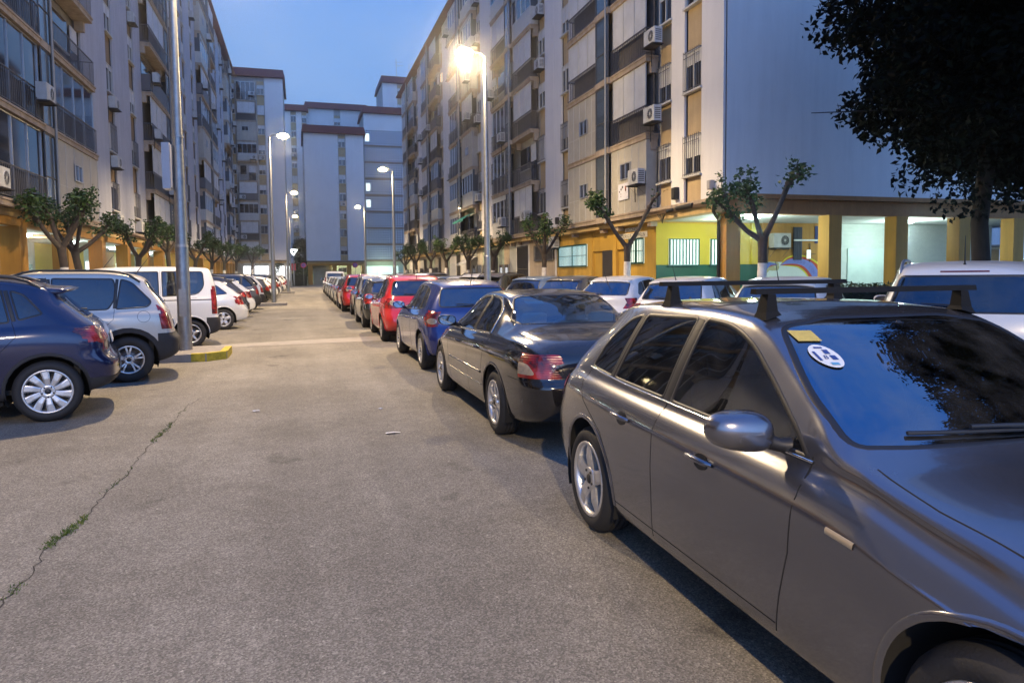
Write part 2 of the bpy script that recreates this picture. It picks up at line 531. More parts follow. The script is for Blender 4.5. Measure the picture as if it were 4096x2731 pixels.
def seat_mesh(col):
    b = MB()
    def pad(x0, x1, y0, y1, z0, z1, lean=0.):
        # rounded cushion
        nx = 6
        vs = []; fs = []
        for i in range(nx+1):
            for j in range(nx+1):
                pass
        cx, cy, cz = (x0+x1)/2, (y0+y1)/2, (z0+z1)/2; hx, hy, hz = (x1-x0)/2, (y1-y0)/2, (z1-z0)/2
        nu, nv = 16, 10
        for jv in range(nv+1):
            t = PI*jv/nv-PI/2
            for iu in range(nu):
                a = 2*PI*iu/nu
                sg = lambda q, e=.35: math.copysign(abs(q)**e, q)
                X = hx*sg(math.cos(t))*sg(math.cos(a)); Y = hy*sg(math.cos(t))*sg(math.sin(a)); Z = hz*sg(math.sin(t))
                vs.append((cx+X-lean*(cz+Z-z0), cy+Y, cz+Z))
        for jv in range(nv):
            for iu in range(nu):
                fs.append((jv*nu+iu, jv*nu+(iu+1) % nu, (jv+1)*nu+(iu+1) % nu, (jv+1)*nu+iu))
        b.add(vs, fs, 0, True)
    pad(-.05, .48, -.25, .25, .30, .46); pad(-.13, .02, -.25, .25, .38, 1.0, .25); pad(-.27, -.17, -.13, .13, .96, 1.12, .2)
    return b.mesh('seat', col)

def lamp_red():
    if 'lamp_red' in MATS: return MATS['lamp_red']
    m, t, b = nt('lamp_red'); c = coord(t, 'Object')
    w = t.nodes.new('ShaderNodeTexWave'); w.bands_direction = 'Z'; w.inputs['Scale'].default_value = 16; t.links.new(c, w.inputs['Vector'])
    n = noise(t, 9, 2, .5, c); ad = N(t, 'ShaderNodeMath', operation='ADD'); t.links.new(w.outputs['Fac'], ad.inputs[0]); t.links.new(n.outputs['Fac'], ad.inputs[1])
    r = ramp(t, n.outputs['Fac'], [(.38, (.075, .002, .002)), (.52, (.24, .006, .005)), (.66, (.40, .02, .012))])
    t.links.new(r.outputs[0], b.inputs['Base Color']); b.inputs['Roughness'].default_value = .18; b.inputs['Coat Weight'].default_value = 1; b.inputs['Coat Roughness'].default_value = .03
    bump(t, b, ad.outputs[0], .35, .01); MATS['lamp_red'] = m
    return m

def outward(o):
    b = bmesh.new(); b.from_mesh(o.data); bmesh.ops.recalc_face_normals(b, faces=b.faces[:]); b.to_mesh(o.data); b.free()
    return o

def oval(cx, cy, rx, ry, n=20): return [(cx+rx*math.cos(2*PI*i/n), cy+ry*math.sin(2*PI*i/n)) for i in range(n)]

def make_car(T, name='parked_car'):
    """builds the shell of one car type and splits it into its parts; x forward, origin on the ground"""
    S = Shell(T, T.get('step', .05), T.get('sub', 3)); L = T['L']; hw = S.hw; h2 = L/2
    root = empty(name)
    sx = lambda P: [(x-h2, z) for x, z in P]
    side = lambda c, n: abs(c.y) > hw*.42 and abs(n.y) > .12
    rearf = lambda c, n: n.x < -.12 and c.x < T.get('rear_lim', 1.3)-h2
    frontf = lambda c, n: n.x > .08 and c.x > T.get('front_lim', L*.5)-h2
    wr = T['R']; xa = (T['xr'], T['xf'])
    PA, GS, GW, GR, TL, HL, CL, AR, ML, GL = 0, 1, 2, 3, 4, 5, 6, 7, 8, 9
    # openings
    GSID = []
    for k, w in enumerate(T['windows']):
        S.cut(sx(w), 'y', 20+k, side); GSID.append(20+k)
    S.cut(T['screen'], 'x', GW, frontf); S.cut(T['backlight'], 'x', GR, rearf)
    for x in xa:
        ra = T.get('Ra', wr+.05)
        S.cut(circle(x-h2, wr+.005, ra, 26), 'y', AR, lambda c, n: abs(c.y) > hw*.5, only=(0,))
    for P in T.get('lamp_side', []): S.cut(sx(P), 'y', TL, lambda c, n: abs(c.y) > hw*.5 and abs(n.y) > .25 and c.x < -h2+1)
    for P in T.get('lamp_rear', []):
        for sg in (1, -1): S.cut([(y*sg, z) for y, z in P], 'x', TL, lambda c, n: n.x < -.25 and c.x < -h2+1.0, only=(0, TL))
    for P in T.get('lamp_clear', []):
        for sg in (1, -1): S.cut([(y*sg, z) for y, z in P], 'x', ML, lambda c, n: n.x < -.25 and c.x < -h2+1.0, only=(0, TL))
    for P in T.get('head', []):
        for sg in (1, -1): S.cut([(y*sg, z) for y, z in P], 'x', HL, lambda c, n: n.x > .2 and c.x > h2-1.0)
    for P in T.get('grille', []):
        S.cut(P, 'x', GL, lambda c, n: n.x > .3 and c.x > h2-.7)
    if T.get('clad'):
        cz = T['clad']
        S.cut([(-h2-1, 0), (h2+1, 0), (h2+1, cz), (-h2-1, cz)], 'y', CL, lambda c, n: abs(n.y) > .3 and abs(c.y) > .3)
        for x in xa: S.cut(circle(x-h2, wr+.005, T.get('Ra', wr+.05)+T.get('lipw', .07), 26), 'y', CL, lambda c, n: abs(c.y) > hw*.5)
    if T.get('clad_rear'):
        cz = T['clad_rear']
        S.cut([(-2, 0), (2, 0), (2, cz), (-2, cz)], 'x', CL, lambda c, n: c.x < -h2+.30)
        S.cut([(-h2-1, 0), (-h2+T.get('clad_rx', .3), 0), (-h2+T.get('clad_rx', .3), cz), (-h2-1, cz)], 'y', CL, lambda c, n: True)
    body_mat = T['paint']
    S.extract(PA, 'body', body_mat, root)
    black = M('trim_black', (.014, .014, .015), .45, var=.2, bmp=.1)
    clad = M('grey_cladding', (.022, .022, .024), .7, bmp=.3, bscale=160, var=.25)
    chrome = M('chrome', (.75, .75, .75), .12, 1., var=.05)
    gl = T.get('glass', glass_mat('car_glass'))
    for g in GSID:
        for sg in (1, -1): S.extract(g, 'side_window', T.get('glass_side', gl), root, -.003, lambda c: c.y*sg > 0)
    S.extract(GW, 'windscreen', T.get('glass_front', gl), root, -.002)
    S.extract(GR, 'rear_window', T.get('glass_rear', gl), root, -.002)
    red = lamp_red()
    for sg in (1, -1):
        t_ = S.extract(TL, 'tail_lamp', red, root, .004, lambda c: c.y*sg > 0)
        if t_:
            S.extract(ML, 'lamp_lens', M('lamp_amber', (.45, .36, .25), .15, .2, var=.3, scale=30, coat=1.), t_, .005, lambda c: c.y*sg > 0)
        S.extract(HL, 'headlight', M('lamp_clear', (.55, .57, .6), .08, .6, var=.2, coat=1., scale=15), root, .003, lambda c: c.y*sg > 0)
    S.extract(CL, 'cladding', clad, root, .004)
    S.extract(GL, 'grille', M('grille_black', (.01, .01, .01), .4), root, -.004)
    # seals, seams, bright strips
    seal = MB(); seam = MB(); br = MB()
    for w in T['windows']:
        for sg in (1, -1): S.trim(seal, sx(w), 'y', sg, T.get('seal', .022), .002, True)
    S.trim(seal, T['screen'], 'x', 1, .03, .002, True); S.trim(seal, T['backlight'], 'x', -1, .028, .002, True)
    if T.get('pillar_black'):
        for P in T['pillar_black']:
            for sg in (1, -1): S.trim(seal, sx(P[0]), 'y', sg, P[1], .0025, False)
    seal.build('window_seal', black, root)
    for P in T.get('seams', []):
        for sg in (1, -1): S.trim(seam, sx(P), 'y', sg, T.get('seamw', .007), .0008, False)
    for P, sg in T.get('seams_x', []): S.trim(seam, P, 'x', sg, T.get('seamw', .007), .0008, False)
    for P in T.get('seams_z', []):
        for sg in (1, -1): S.trim(seam, [(x-h2, y*sg) for x, y in P], 'z', 1, T.get('seamw', .007), .0008, False)
    if seam.v: seam.build('panel_gap', M('gap_black', (.006, .006, .006), .9), root)
    for P, wd in T.get('bright', []):
        for sg in (1, -1): S.trim(br, sx(P), 'y', sg, wd, .006, False)
    for P, wd in T.get('bright_x', []): S.trim(br, P, 'x', -1, wd, .012, False)
    if br.v: br.build('bright_trim', T.get('bright_mat', chrome), root)
    rub = MB()
    for P, wd in T.get('rubber', []):
        for sg in (1, -1): S.trim(rub, sx(P), 'y', sg, wd, .012, False)
    if rub.v: rub.build('side_moulding', T.get('rubber_mat', black), root)
    # wheel arch lips
    ra = T.get('Ra', wr+.05)
    zlo = T['bot'][len(T['bot'])//2][1]+.05
    for x in xa:
        for sg in (1, -1):
            P = [p for p in circle(x-h2, wr+.005, ra+.012, 40, PI*1.1, -PI*.1) if p[1] > zlo]
            lip = MB(); S.trim(lip, P, 'y', sg, .028, .006, False, 0, .05)
            if lip.v: lip.build('wheel_arch', clad if T.get('clad') else body_mat, root)
    # liners and floor pan
    u = MB()
    for x in xa:
        for sg in (1, -1):
            y0, y1 = sg*(hw-.035), sg*(hw-.42)
            u.lathe([(ra+.012, y0), (ra+.012, y1), (.0, y1)], (x-h2, 0, wr+.005), 'y', 20, 0, True, -PI*.62, PI*.62)
    u.box(T['xr']-h2+wr+.08, T['xf']-h2-wr-.08, -hw+.14, hw-.14, .20, .30)
    u.build('underbody', M('underbody_black', (.008, .008, .008), .9), root)
    # wheels
    ty, rm = wheel_mesh(wr, T.get('tw', .205), T['rr'], T['rim'])
    for x in xa:
        for sg in (1, -1):
            o = link_mesh('wheel', ty, root, (x-h2, sg*(hw-T.get('inset', .02)-T.get('tw', .205)/2), wr), (0, 0, 0 if sg > 0 else PI))
            link_mesh('rim', rm, o)
    # mirrors
    mx, mz = T['mirror'][0]-h2, T['mirror'][1]
    yb = abs(S.hit(mx, mz-.03, 'y', 1).y) if S.hit(mx, mz-.03, 'y', 1) else hw
    for sg in (1, -1):
        mb = MB(); nu, nv = 20, 12
        vs = []; fs = []
        ms = T.get('mscale', 1.)
        for j in range(nv+1):
            t = PI*j/nv
            for i in range(nu):
                a = 2*PI*i/nu
                # x back is flat, front is rounded
                sg2 = lambda q, e: math.copysign(abs(q)**e, q)
                X = sg2(math.sin(t)*math.cos(a), .8); Z = sg2(math.sin(t)*math.sin(a), .75); Y = sg2(math.cos(t), .75)
                taper = 1-.22*(Y+1)/2
                X = X*(.10 if X > 0 else .035)*taper
                vs.append((mx+X*ms-.02, sg*(yb+.15*ms+.02+Y*.115*ms), mz+.01+Z*.075*ms*taper+.012*Y))
        for j in range(nv):
            for i in range(nu):
                f = (j*nu+i, j*nu+(i+1) % nu, (j+1)*nu+(i+1) % nu, (j+1)*nu+i)
                fs.append(f)
        mb.add(vs, fs, 0, True)
        m = outward(mb.build('wing_mirror', T.get('mirror_mat', body_mat), root))
        g = MB(); P = oval(0, 0, .098*ms, .058*ms, 18)
        xm = mx-.02-.033*ms
        g.add([(xm-.004, sg*(yb+.17*ms+p[0]), mz+.012+p[1]) for p in P], [tuple(range(18))], 0)
        g.build('mirror_glass', M('mirror_silver', (.30, .33, .36), .05, 1., var=.02), m)
        a = MB(); a.tube([(mx+.03, sg*(yb-.03), mz-.055), (mx+.015, sg*(yb+.03), mz-.05), (mx, sg*(yb+.09), mz-.03)], [.038, .026, .03], 10)
        a.build('mirror_arm', black, m)
    # handles
    for (x, z) in T.get('handles', []):
        for sg in (1, -1):
            hb = MB()
            pts = []
            for k in range(9):
                t = k/8; q = S.hit(x-h2-.095+.19*t, z+.006*math.sin(PI*t), 'y', sg)
                if q is None: continue
                nn = S.normal_at(q); pts.append(q+nn*(.002+.036*math.sin(PI*t)**.45))
            if len(pts) > 3:
                hb.tube(pts, [.009]+[.0125]*(len(pts)-2)+[.009], 8)
                o = hb.build('door_handle', T.get('handle_mat', body_mat), root)
                c = S.hit(x-h2+.01, z-.004, 'y', sg)
                if c is not None and T.get('hero'):
                    nn = S.normal_at(c); cb = MB(); U = nn.cross(Vector((0, 0, 1))).normalized(); Wv = nn.cross(U)
                    vs = [c+nn*.0025+U*(.055*math.cos(2*PI*i/20))+Wv*(.034*math.sin(2*PI*i/20)) for i in range(20)]
                    cb.add(vs, [tuple(range(20))], 0); cb.build('handle_recess', black, o)
    # rear plate and wiper
    pz = T.get('plate', .62); q = S.hit(0, pz, 'x', -1)
    if q is not None:
        pl = MB(); nn = S.normal_at(q); tz = Vector((0, 0, 1)); tz = (tz-nn*tz.dot(nn)).normalized(); ty_ = Vector((0, 1, 0))
        c = q+nn*.012
        vs = [c+ty_*a*.26+tz*b_*.055+nn*d for d in (-.008, .002) for a, b_ in ((-1, -1), (1, -1), (1, 1), (-1, 1))]
        pl.add(vs, [(0, 3, 2, 1), (4, 5, 6, 7), (0, 1, 5, 4), (1, 2, 6, 5), (2, 3, 7, 6), (3, 0, 4, 7)])
        pl.build('number_plate', M('plate_white', (.6, .6, .58), .4, var=.05), root)
    q = S.hit(0, T.get('plate_f', .45), 'x', 1)
    if q is not None:
        pl = MB(); pl.box(q.x-.01, q.x+.018, -.26, .26, q.z-.055, q.z+.055); pl.build('number_plate', MATS['plate_white'], root)
    if T.get('wiper_rear'):
        z0, y1 = T['wiper_rear']
        pts = []
        for k in range(7):
            y = .02+(y1-.02)*k/6; q = S.hit(y, z0+.02*k/6, 'x', -1)
            pts.append(q+S.normal_at(q)*.022)
        wp = MB(); wp.tube(pts, [.014, .011, .009, .008, .008, .007, .006], 6)
        wp.build('rear_wiper', black, root)
    if T.get('wipers'):
        for (ya, za, yb2, zb2) in T['wipers']:
            pts = []; arm = []
            for k in range(11):
                t = k/10; q = S.hit(ya+(yb2-ya)*t, za+(zb2-za)*t, 'x', 1)
                nn = S.normal_at(q); pts.append(q+nn*.009); arm.append(q+nn*(.022+.010*math.sin(PI*t)))
            wp = MB(); wp.tube(pts, .0075, 6); wp.tube([pts[0]-Vector((-.04, 0, .02))]+arm[:7], [.016, .014, .012, .010, .009, .008, .008, .008], 6)
            wp.build('wiper', black, root)
    # high brake lamp
    if T.get('brake'):
        z, w = T['brake']; bk = MB(); S.trim(bk, [(-w, z), (w, z)], 'x', -1, .028, .005); bk.build('brake_lamp', M('brake_red', (.12, .01, .01), .25), root)
    # antenna
    if T.get('antenna'):
        ax, kind = T['antenna']; q = S.hit(ax-h2, 0, 'z', 1); an = MB()
        if kind == 'fin': an.add([q+Vector(p) for p in ((-.07, -.02, -.004), (-.07, .02, -.004), (.06, .012, -.004), (.06, -.012, -.004), (-.055, 0, .05), (-.03, 0, .035))], [(0, 1, 4), (1, 2, 5, 4), (2, 3, 5), (3, 0, 4, 5), (0, 3, 2, 1)])
        else:
            an.tube([q-Vector((0, 0, .01)), q+Vector((-.01, 0, .02)), q+Vector((-.22, 0, .30))], [.02, .008, .003], 6)
        an.build('antenna', black, root)
    # spoiler at the roof's rear edge
    if T.get('spoiler'):
        w, dp = T['spoiler'][2:]; zb = max(p[1] for p in T['backlight'])+.028; sp = MB(); n = 16; vs = []
        for k in range(n+1):
            y = -w+2*w*k/n; e = abs(y/w)**2.5
            q = S.hit(y*.97, zb-.035*e, 'x', -1)
            if q is None: q = Vector((-h2+.4, y, zb))
            qt = S.hit(q.x+.16, y*.97, 'z', 1); q2 = S.hit(q.x+.07, y*.97, 'z', 1)
            d_ = dp*(1-.55*e)
            vs += [(q.x+.16, y, qt.z-.003), (q.x+.07, y, q2.z+.006), (q.x-d_*.5, y, q2.z-.004), (q.x-d_, y, q2.z-.022), (q.x-d_+.01, y, q2.z-.045), (q.x+.02, y, q.z-.02)]
        fs = [(k*6+j, (k+1)*6+j, (k+1)*6+(j+1) % 6, k*6+(j+1) % 6) for k in range(n) for j in range(6)]
        fs += [(0, 1, 2, 3, 4, 5), tuple(n*6+j for j in (5, 4, 3, 2, 1, 0))]
        sp.add(vs, fs, 0, True); outward(sp.build('roof_spoiler', T.get('spoiler_mat', body_mat), root))
    # roof rails
    if T.get('rails'):
        x0, x1, y = T['rails']
        for sg in (1, -1):
            pts = []
            for k in range(13):
                t = k/12; q = S.hit(x0+(x1-x0)*t-h2, sg*y, 'z', 1)
                e = min(1, min(t, 1-t)*9); pts.append(q+Vector((0, 0, -.01+.055*e)))
            rb = MB(); rb.tube(pts, [.02]+[.017]*11+[.02], 8); rb.build('roof_rail', T.get('rail_mat', black), root)
    # cabin: floor, dashboard, seats
    if T.get('cabin', True):
        c = MB(); xb, xc = T['cab']; zf = .36; tz = T['dash']
        c.box(xb-h2, xc-h2, -hw+.16, hw-.16, zf-.05, zf)
        c.box(xb-h2, xb-h2+.06, -hw+.2, hw-.2, zf, tz-.08)
        P = [(xc-h2-.05, zf), (xc-h2-.62, zf+.1), (xc-h2-.66, tz-.15), (xc-h2-.58, tz-.02), (xc-h2-.05, tz-.0)]
        vs = [(x, y, z) for y in (-hw+.15, hw-.15) for x, z in P]; k = len(P)
        c.add(vs, [tuple(range(k)), tuple(range(2*k-1, k-1, -1))]+[(i, (i+1) % k, (i+1) % k+k, i+k) for i in range(k)])
        if T.get('shelf'): c.box(T['shelf'][0]-h2, T['shelf'][1]-h2, -hw+.2, hw-.2, T['shelf'][2]-.03, T['shelf'][2])
        ca = c.build('cabin_interior', M('cabin_black', (.02, .021, .023), .75, bmp=.2), root)
        sm = T.get('seat_me') or seat_mesh(T.get('seat_mat', M('seat_cloth', (.035, .036, .04), .85)))
        for sg in (1, -1):
            link_mesh('seat', sm, ca, (T['seatx']-h2, sg*.37, T.get('seatz', .0)+.05))
            link_mesh('seat', sm, ca, (T['seatx']-h2-T.get('seatgap', .74), sg*.37, T.get('seatz', .0)+.05))
        st = MB(); ring = []
        for k in range(25):
            a = 2*PI*k/24; ring.append((xc-h2-.80+.07*math.sin(a), .37+.18*math.cos(a), tz-.04+.165*math.sin(a)))
        st.tube(ring, .016, 8, cap=False); st.tube([(xc-h2-.80, .2, tz-.04), (xc-h2-.78, .37, tz-.05), (xc-h2-.80, .54, tz-.04)], [.02, .045, .02], 8)
        st.tube([(xc-h2-.78, .37, tz-.05), (xc-h2-.5, .37, tz-.12)], [.04, .04], 8)
        st.build('steering_wheel', black, ca)
    return root, S
# ------------------------------------------------------------------ car types (x from the rear bumper, metres)
def car_types():
    silver = paint('paint_silver_grey', (.195, .197, .218), .88, .26, dust=.05)
    black = paint('paint_black', (.004, .004, .005), .0, .10, dust=.30)
    C = {}
    def sy(P):  # symmetric front-view polygon from its right half, bottom to top
        return P + [(-y, z) for y, z in P[::-1]]
    C['hatch_near'] = dict(L=4.24, W=1.75, R=.318, rr=.222, tw=.215, xr=.82, xf=3.48, paint=silver, step=.035, sub=4,
        top=[(0,1.30),(.25,1.355),(.6,1.395),(1.1,1.418),(1.7,1.425),(2.05,1.408),(2.25,1.365),(2.5,1.235),(2.72,1.11),(2.90,1.0),(3.02,.957),(3.4,.905),(3.8,.825),(4.1,.725),(4.24,.64)],
        bot=[(0,.30),(.35,.23),(.9,.20),(3.5,.20),(4.0,.19),(4.24,.23)],
        wid=[(0,.90),(.3,.96),(.8,.995),(1.4,1.),(3.0,.995),(3.5,.99),(3.9,.94),(4.24,.80)],
        belt=[(0,.93),(.5,.945),(1.2,.93),(2.8,.885),(3.2,.835),(3.8,.74),(4.24,.58)],
        rail_y=[(0,.56),(.4,.62),(1.0,.665),(1.9,.68),(2.2,.705),(2.6,.81),(2.88,.895),(3.3,.88),(3.9,.80),(4.24,.66)],
        rail_drop=[(0,.05),(1.,.045),(2.1,.05),(2.4,.09),(2.8,.10),(2.98,.05),(3.3,.07),(3.9,.08),(4.24,.07)],
        rear=[(.06,.2),(.01,.32),(0,.5),(.02,.62),(.09,.75),(.15,.95),(.26,1.08),(.42,1.25),(.52,1.4)], lr=1.55, bow_r=.12,
        front=[(4.20,.2),(4.24,.4),(4.22,.58),(4.16,.68),(4.08,.78)], lf=1.1, bow_f=.24, mid=.60, shoulder=.085, fillet=.11,
        windows=[fillet([(1.72,.945),(2.70,.918),(2.60,1.0),(2.17,1.275),(1.98,1.333),(1.76,1.345)],[.03,.02,.03,.12,.1,.03]),
                 fillet([(1.05,.965),(1.64,.948),(1.68,1.345),(1.13,1.33)],.03),
                 fillet([(.68,.985),(1.0,.967),(1.08,1.326),(.92,1.295),(.74,1.15)],[.04,.02,.02,.08,.08])],
        pillar_black=[([(1.675,.95),(1.715,1.34)],.075),([(1.02,.966),(1.105,1.325)],.04)], seal=.026,
        screen=fillet(sy([(.72,.985),(.675,1.12),(.555,1.335),(.3,1.372)]),.05), front_lim=2.,
        backlight=fillet(sy([(.58,1.02),(.50,1.27)]),.06),
        lamp_side=[fillet([(-.1,.70),(.30,.74),(.34,.86),(.20,.93),(-.1,.92)],.04)], lamp_rear=[[(.42,.70),(1.,.70),(1.,.93),(.5,.92)]],
        head=[fillet([(.38,.55),(.80,.58),(.84,.70),(.45,.68)],.05)], grille=[fillet(sy([(.05,.54),(.22,.54),(.24,.66),(.05,.66)]),.03), fillet(sy([(.35,.28),(.38,.38)]),.03)],
        seams=[[(2.72,.93),(2.735,.80),(2.72,.60),(2.66,.42),(2.62,.27)],[(1.69,.945),(1.70,.75),(1.69,.5),(1.66,.27)],[(.68,.975),(.66,.90),(.78,.80),(1.06,.66),(1.17,.52),(1.2,.36)],
               [(1.19,.305),(2.62,.30)]],
        seams_z=[[(2.96,.725),(3.2,.735),(3.5,.715),(3.8,.64),(4.0,.52)]],
        bright=[([(.66,.982),(1.2,.953),(1.7,.938),(2.73,.910)],.012)],
        handles=[(1.34,.80),(2.14,.775)], mirror=(2.55,.985), mirror_mat=silver, mscale=1.12, hero=True, seamw=.009,
        wipers=[(.06,1.002,-.50,1.012),(.64,1.0,.10,1.02)], antenna=(.6,'fin'), spoiler=(.30,1.345,.52,.05),
        cab=(.5,3.0), dash=.93, seatx=1.85, rim=('star',5), plate=.78, glass_front=glass_mat('windscreen_glass',(.30,.33,.33),.24,.01), glass_side=glass_mat('side_glass',(.34,.37,.34),.03,.01))
    C['sedan'] = dict(L=4.67, W=1.79, R=.318, rr=.212, xr=1.05, xf=3.76, paint=black, step=.045, sub=4,
        top=[(0,.90),(.15,.985),(.5,1.02),(.78,1.035),(.92,1.06),(1.15,1.17),(1.45,1.30),(1.7,1.365),(2.1,1.392),(2.4,1.385),(2.65,1.345),(2.95,1.20),(3.2,1.06),(3.34,.99),(3.5,.965),(4.0,.91),(4.45,.80),(4.67,.68)],
        bot=[(0,.30),(.4,.23),(.9,.2),(3.7,.2),(4.4,.2),(4.67,.25)],
        wid=[(0,.84),(.3,.93),(.8,.975),(1.5,1.),(3.0,1.),(3.7,.985),(4.2,.93),(4.67,.78)],
        belt=[(0,.84),(.5,.925),(1.5,.93),(2.8,.90),(3.3,.885),(4.0,.83),(4.67,.64)],
        rail_y=[(0,.62),(.5,.72),(.95,.74),(1.3,.66),(1.8,.625),(2.4,.64),(2.8,.70),(3.3,.82),(3.7,.80),(4.3,.68),(4.67,.55)],
        rail_drop=[(0,.06),(.6,.055),(.95,.06),(1.3,.10),(1.8,.055),(2.4,.055),(2.8,.09),(3.2,.09),(3.4,.06),(4.0,.09),(4.67,.09)],
        rear=[(.05,.22),(0,.34),(0,.58),(.05,.66),(.06,.82),(.10,.95),(.12,1.02)], lr=1.0, bow_r=.16,
        front=[(4.62,.22),(4.67,.4),(4.64,.6),(4.55,.75)], lf=1.2, bow_f=.26, mid=.60, shoulder=.075, fillet=.13,
        windows=[fillet([(2.13,.945),(3.10,.925),(3.0,1.0),(2.6,1.235),(2.40,1.305),(2.16,1.322)],[.03,.02,.03,.1,.1,.03]),
                 fillet([(1.42,.965),(2.05,.95),(2.09,1.32),(1.78,1.30),(1.55,1.18)],[.05,.02,.03,.12,.12])],
        pillar_black=[([(2.09,.95),(2.125,1.31)],.05)],
        screen=fillet(sy([(.68,.995),(.62,1.13),(.52,1.31),(.3,1.335)]),.05), backlight=fillet(sy([(.63,1.075),(.56,1.20),(.49,1.315),(.3,1.335)]),.06), rear_lim=2.2,
        lamp_side=[fillet([(-.1,.66),(.16,.68),(.36,.80),(.28,.865),(-.1,.86)],.05)], lamp_rear=[fillet([(.50,.66),(1.,.66),(1.,.87),(.72,.87)],.04)],
        lamp_clear=[fillet([(.73,.69),(1.0,.69),(1.0,.80),(.78,.79)],.03)],
        head=[oval(.60,.64,.10,.075), oval(.80,.64,.07,.06)], grille=[oval(0,.52,.24,.10)],
        seams=[[(3.12,.93),(3.14,.7),(3.12,.45),(3.08,.27)],[(2.11,.945),(2.12,.7),(2.10,.27)],[(1.36,.96),(1.35,.86),(1.42,.75),(1.47,.6),(1.45,.45)],[(.0,.62),(.6,.64)]],
        seams_x=[([(-.66,1.0),(-.60,.86),(-.46,.66),(.46,.66),(.60,.86),(.66,1.0)],-1)],
        bright=[([(1.40,.957),(2.1,.940),(3.12,.915)],.014),([(1.39,.965),(1.55,1.195),(1.78,1.315),(2.1,1.335),(2.4,1.32),(2.6,1.25),(2.75,1.16)],.012),([(1.5,.43),(3.2,.43)],.010)],
        bright_x=[([(-.30,.845),(.30,.845)],.035)], rubber=[([(1.5,.56),(3.05,.56)],.028)], rubber_mat=black, bright_mat=M('soft_chrome',(.55,.55,.5),.2,1.),
        handles=[(1.72,.80),(2.55,.79)], mirror=(2.93,1.0), antenna=None, cab=(.9,3.4), dash=.93, seatx=2.25, shelf=(1.0,1.5,.98),
        rim=('fan',7), plate=.75, seat_mat=M('seat_cream',(.50,.46,.38),.7), glass_rear=glass_mat('rear_glass_clear',(.62,.68,.70),.13,.01), glass=glass_mat('side_glass',(.34,.37,.34),.03,.01))
    def hatch(**k):
        d = dict(L=4.1, W=1.73, R=.31, rr=.20, xr=.70, xf=3.28, paint=silver, step=.055, sub=3,
        top=[(0,1.36),(.25,1.415),(.6,1.45),(1.1,1.475),(1.6,1.48),(1.9,1.455),(2.1,1.41),(2.5,1.20),(2.8,1.04),(2.95,1.0),(3.3,.96),(3.7,.88),(3.95,.79),(4.1,.70)],
        bot=[(0,.30),(.3,.24),(.8,.21),(3.3,.2),(3.8,.2),(4.1,.25)],
        wid=[(0,.88),(.3,.96),(.8,1.),(3.0,1.),(3.4,.985),(3.8,.93),(4.1,.80)],
        belt=[(0,.98),(.5,.98),(1.2,.95),(2.6,.90),(3.1,.87),(3.7,.79),(4.1,.64)],
        rail_y=[(0,.58),(.4,.63),(1.0,.67),(1.8,.68),(2.1,.70),(2.6,.80),(2.85,.85),(3.2,.84),(3.7,.76),(4.1,.62)],
        rail_drop=[(0,.06),(1.,.05),(1.9,.055),(2.3,.10),(2.7,.10),(2.9,.05),(3.3,.07),(3.8,.08),(4.1,.07)],
        rear=[(.06,.22),(0,.34),(0,.52),(.03,.62),(.10,.76),(.14,.95),(.24,1.10),(.38,1.30),(.46,1.45)], lr=1.5, bow_r=.14,
        front=[(4.06,.22),(4.1,.4),(4.08,.58),(3.98,.74)], lf=1.1, bow_f=.24, mid=.62, shoulder=.06, fillet=.12,
        windows=[fillet([(1.62,.965),(2.56,.935),(2.46,1.02),(2.05,1.30),(1.88,1.37),(1.66,1.385)],[.03,.02,.03,.12,.1,.03]),
                 fillet([(.98,.985),(1.55,.965),(1.58,1.385),(1.05,1.36)],.03), fillet([(.60,1.03),(.90,.995),(.97,1.345),(.80,1.29)],[.06,.03,.03,.08])],
        pillar_black=[([(1.585,.97),(1.62,1.38)],.06),([(.935,.99),(1.01,1.35)],.05)],
        screen=fillet(sy([(.70,1.02),(.64,1.15),(.54,1.37),(.3,1.41)]),.05), front_lim=1.9, backlight=fillet(sy([(.60,1.04),(.52,1.34)]),.07),
        lamp_side=[fillet([(-.1,.74),(.22,.76),(.30,.86),(.20,.98),(-.1,.98)],.05)], lamp_rear=[[(.56,.74),(1.,.74),(1.,.98),(.64,.96)]],
        head=[fillet([(.42,.58),(.82,.62),(.80,.76),(.50,.70)],.05)], grille=[fillet(sy([(.40,.30),(.44,.42)]),.03)],
        seams=[[(2.58,.94),(2.60,.75),(2.56,.45),(2.52,.28)],[(1.60,.96),(1.61,.6),(1.58,.28)],[(.88,.99),(.86,.85),(1.02,.66),(1.06,.5)]],
        handles=[(1.16,.82),(1.98,.80)], mirror=(2.44,1.0), antenna=(.55,'whip'), cab=(.5,2.95), dash=.95, seatx=1.80, spoiler=(.26,1.39,.52,.05),
        rim=('star',5), plate=.66, wiper_rear=(1.06,.32), brake=(1.36,.14))
        d.update(k); return d
    C['hatch_round'] = hatch(paint=paint('paint_deep_blue',(.012,.03,.16),.25,.2), lamp_side=[oval(.12,.86,.17,.13)], lamp_rear=[oval(.74,.86,.16,.13)], lamp_clear=[oval(.72,.82,.07,.05)], rim=('fan',9), spoiler=None, brake=(1.39,.18))
    C['hatch'] = hatch(paint=paint('paint_white',(.70,.70,.68),0,.25), rim=('split',5))
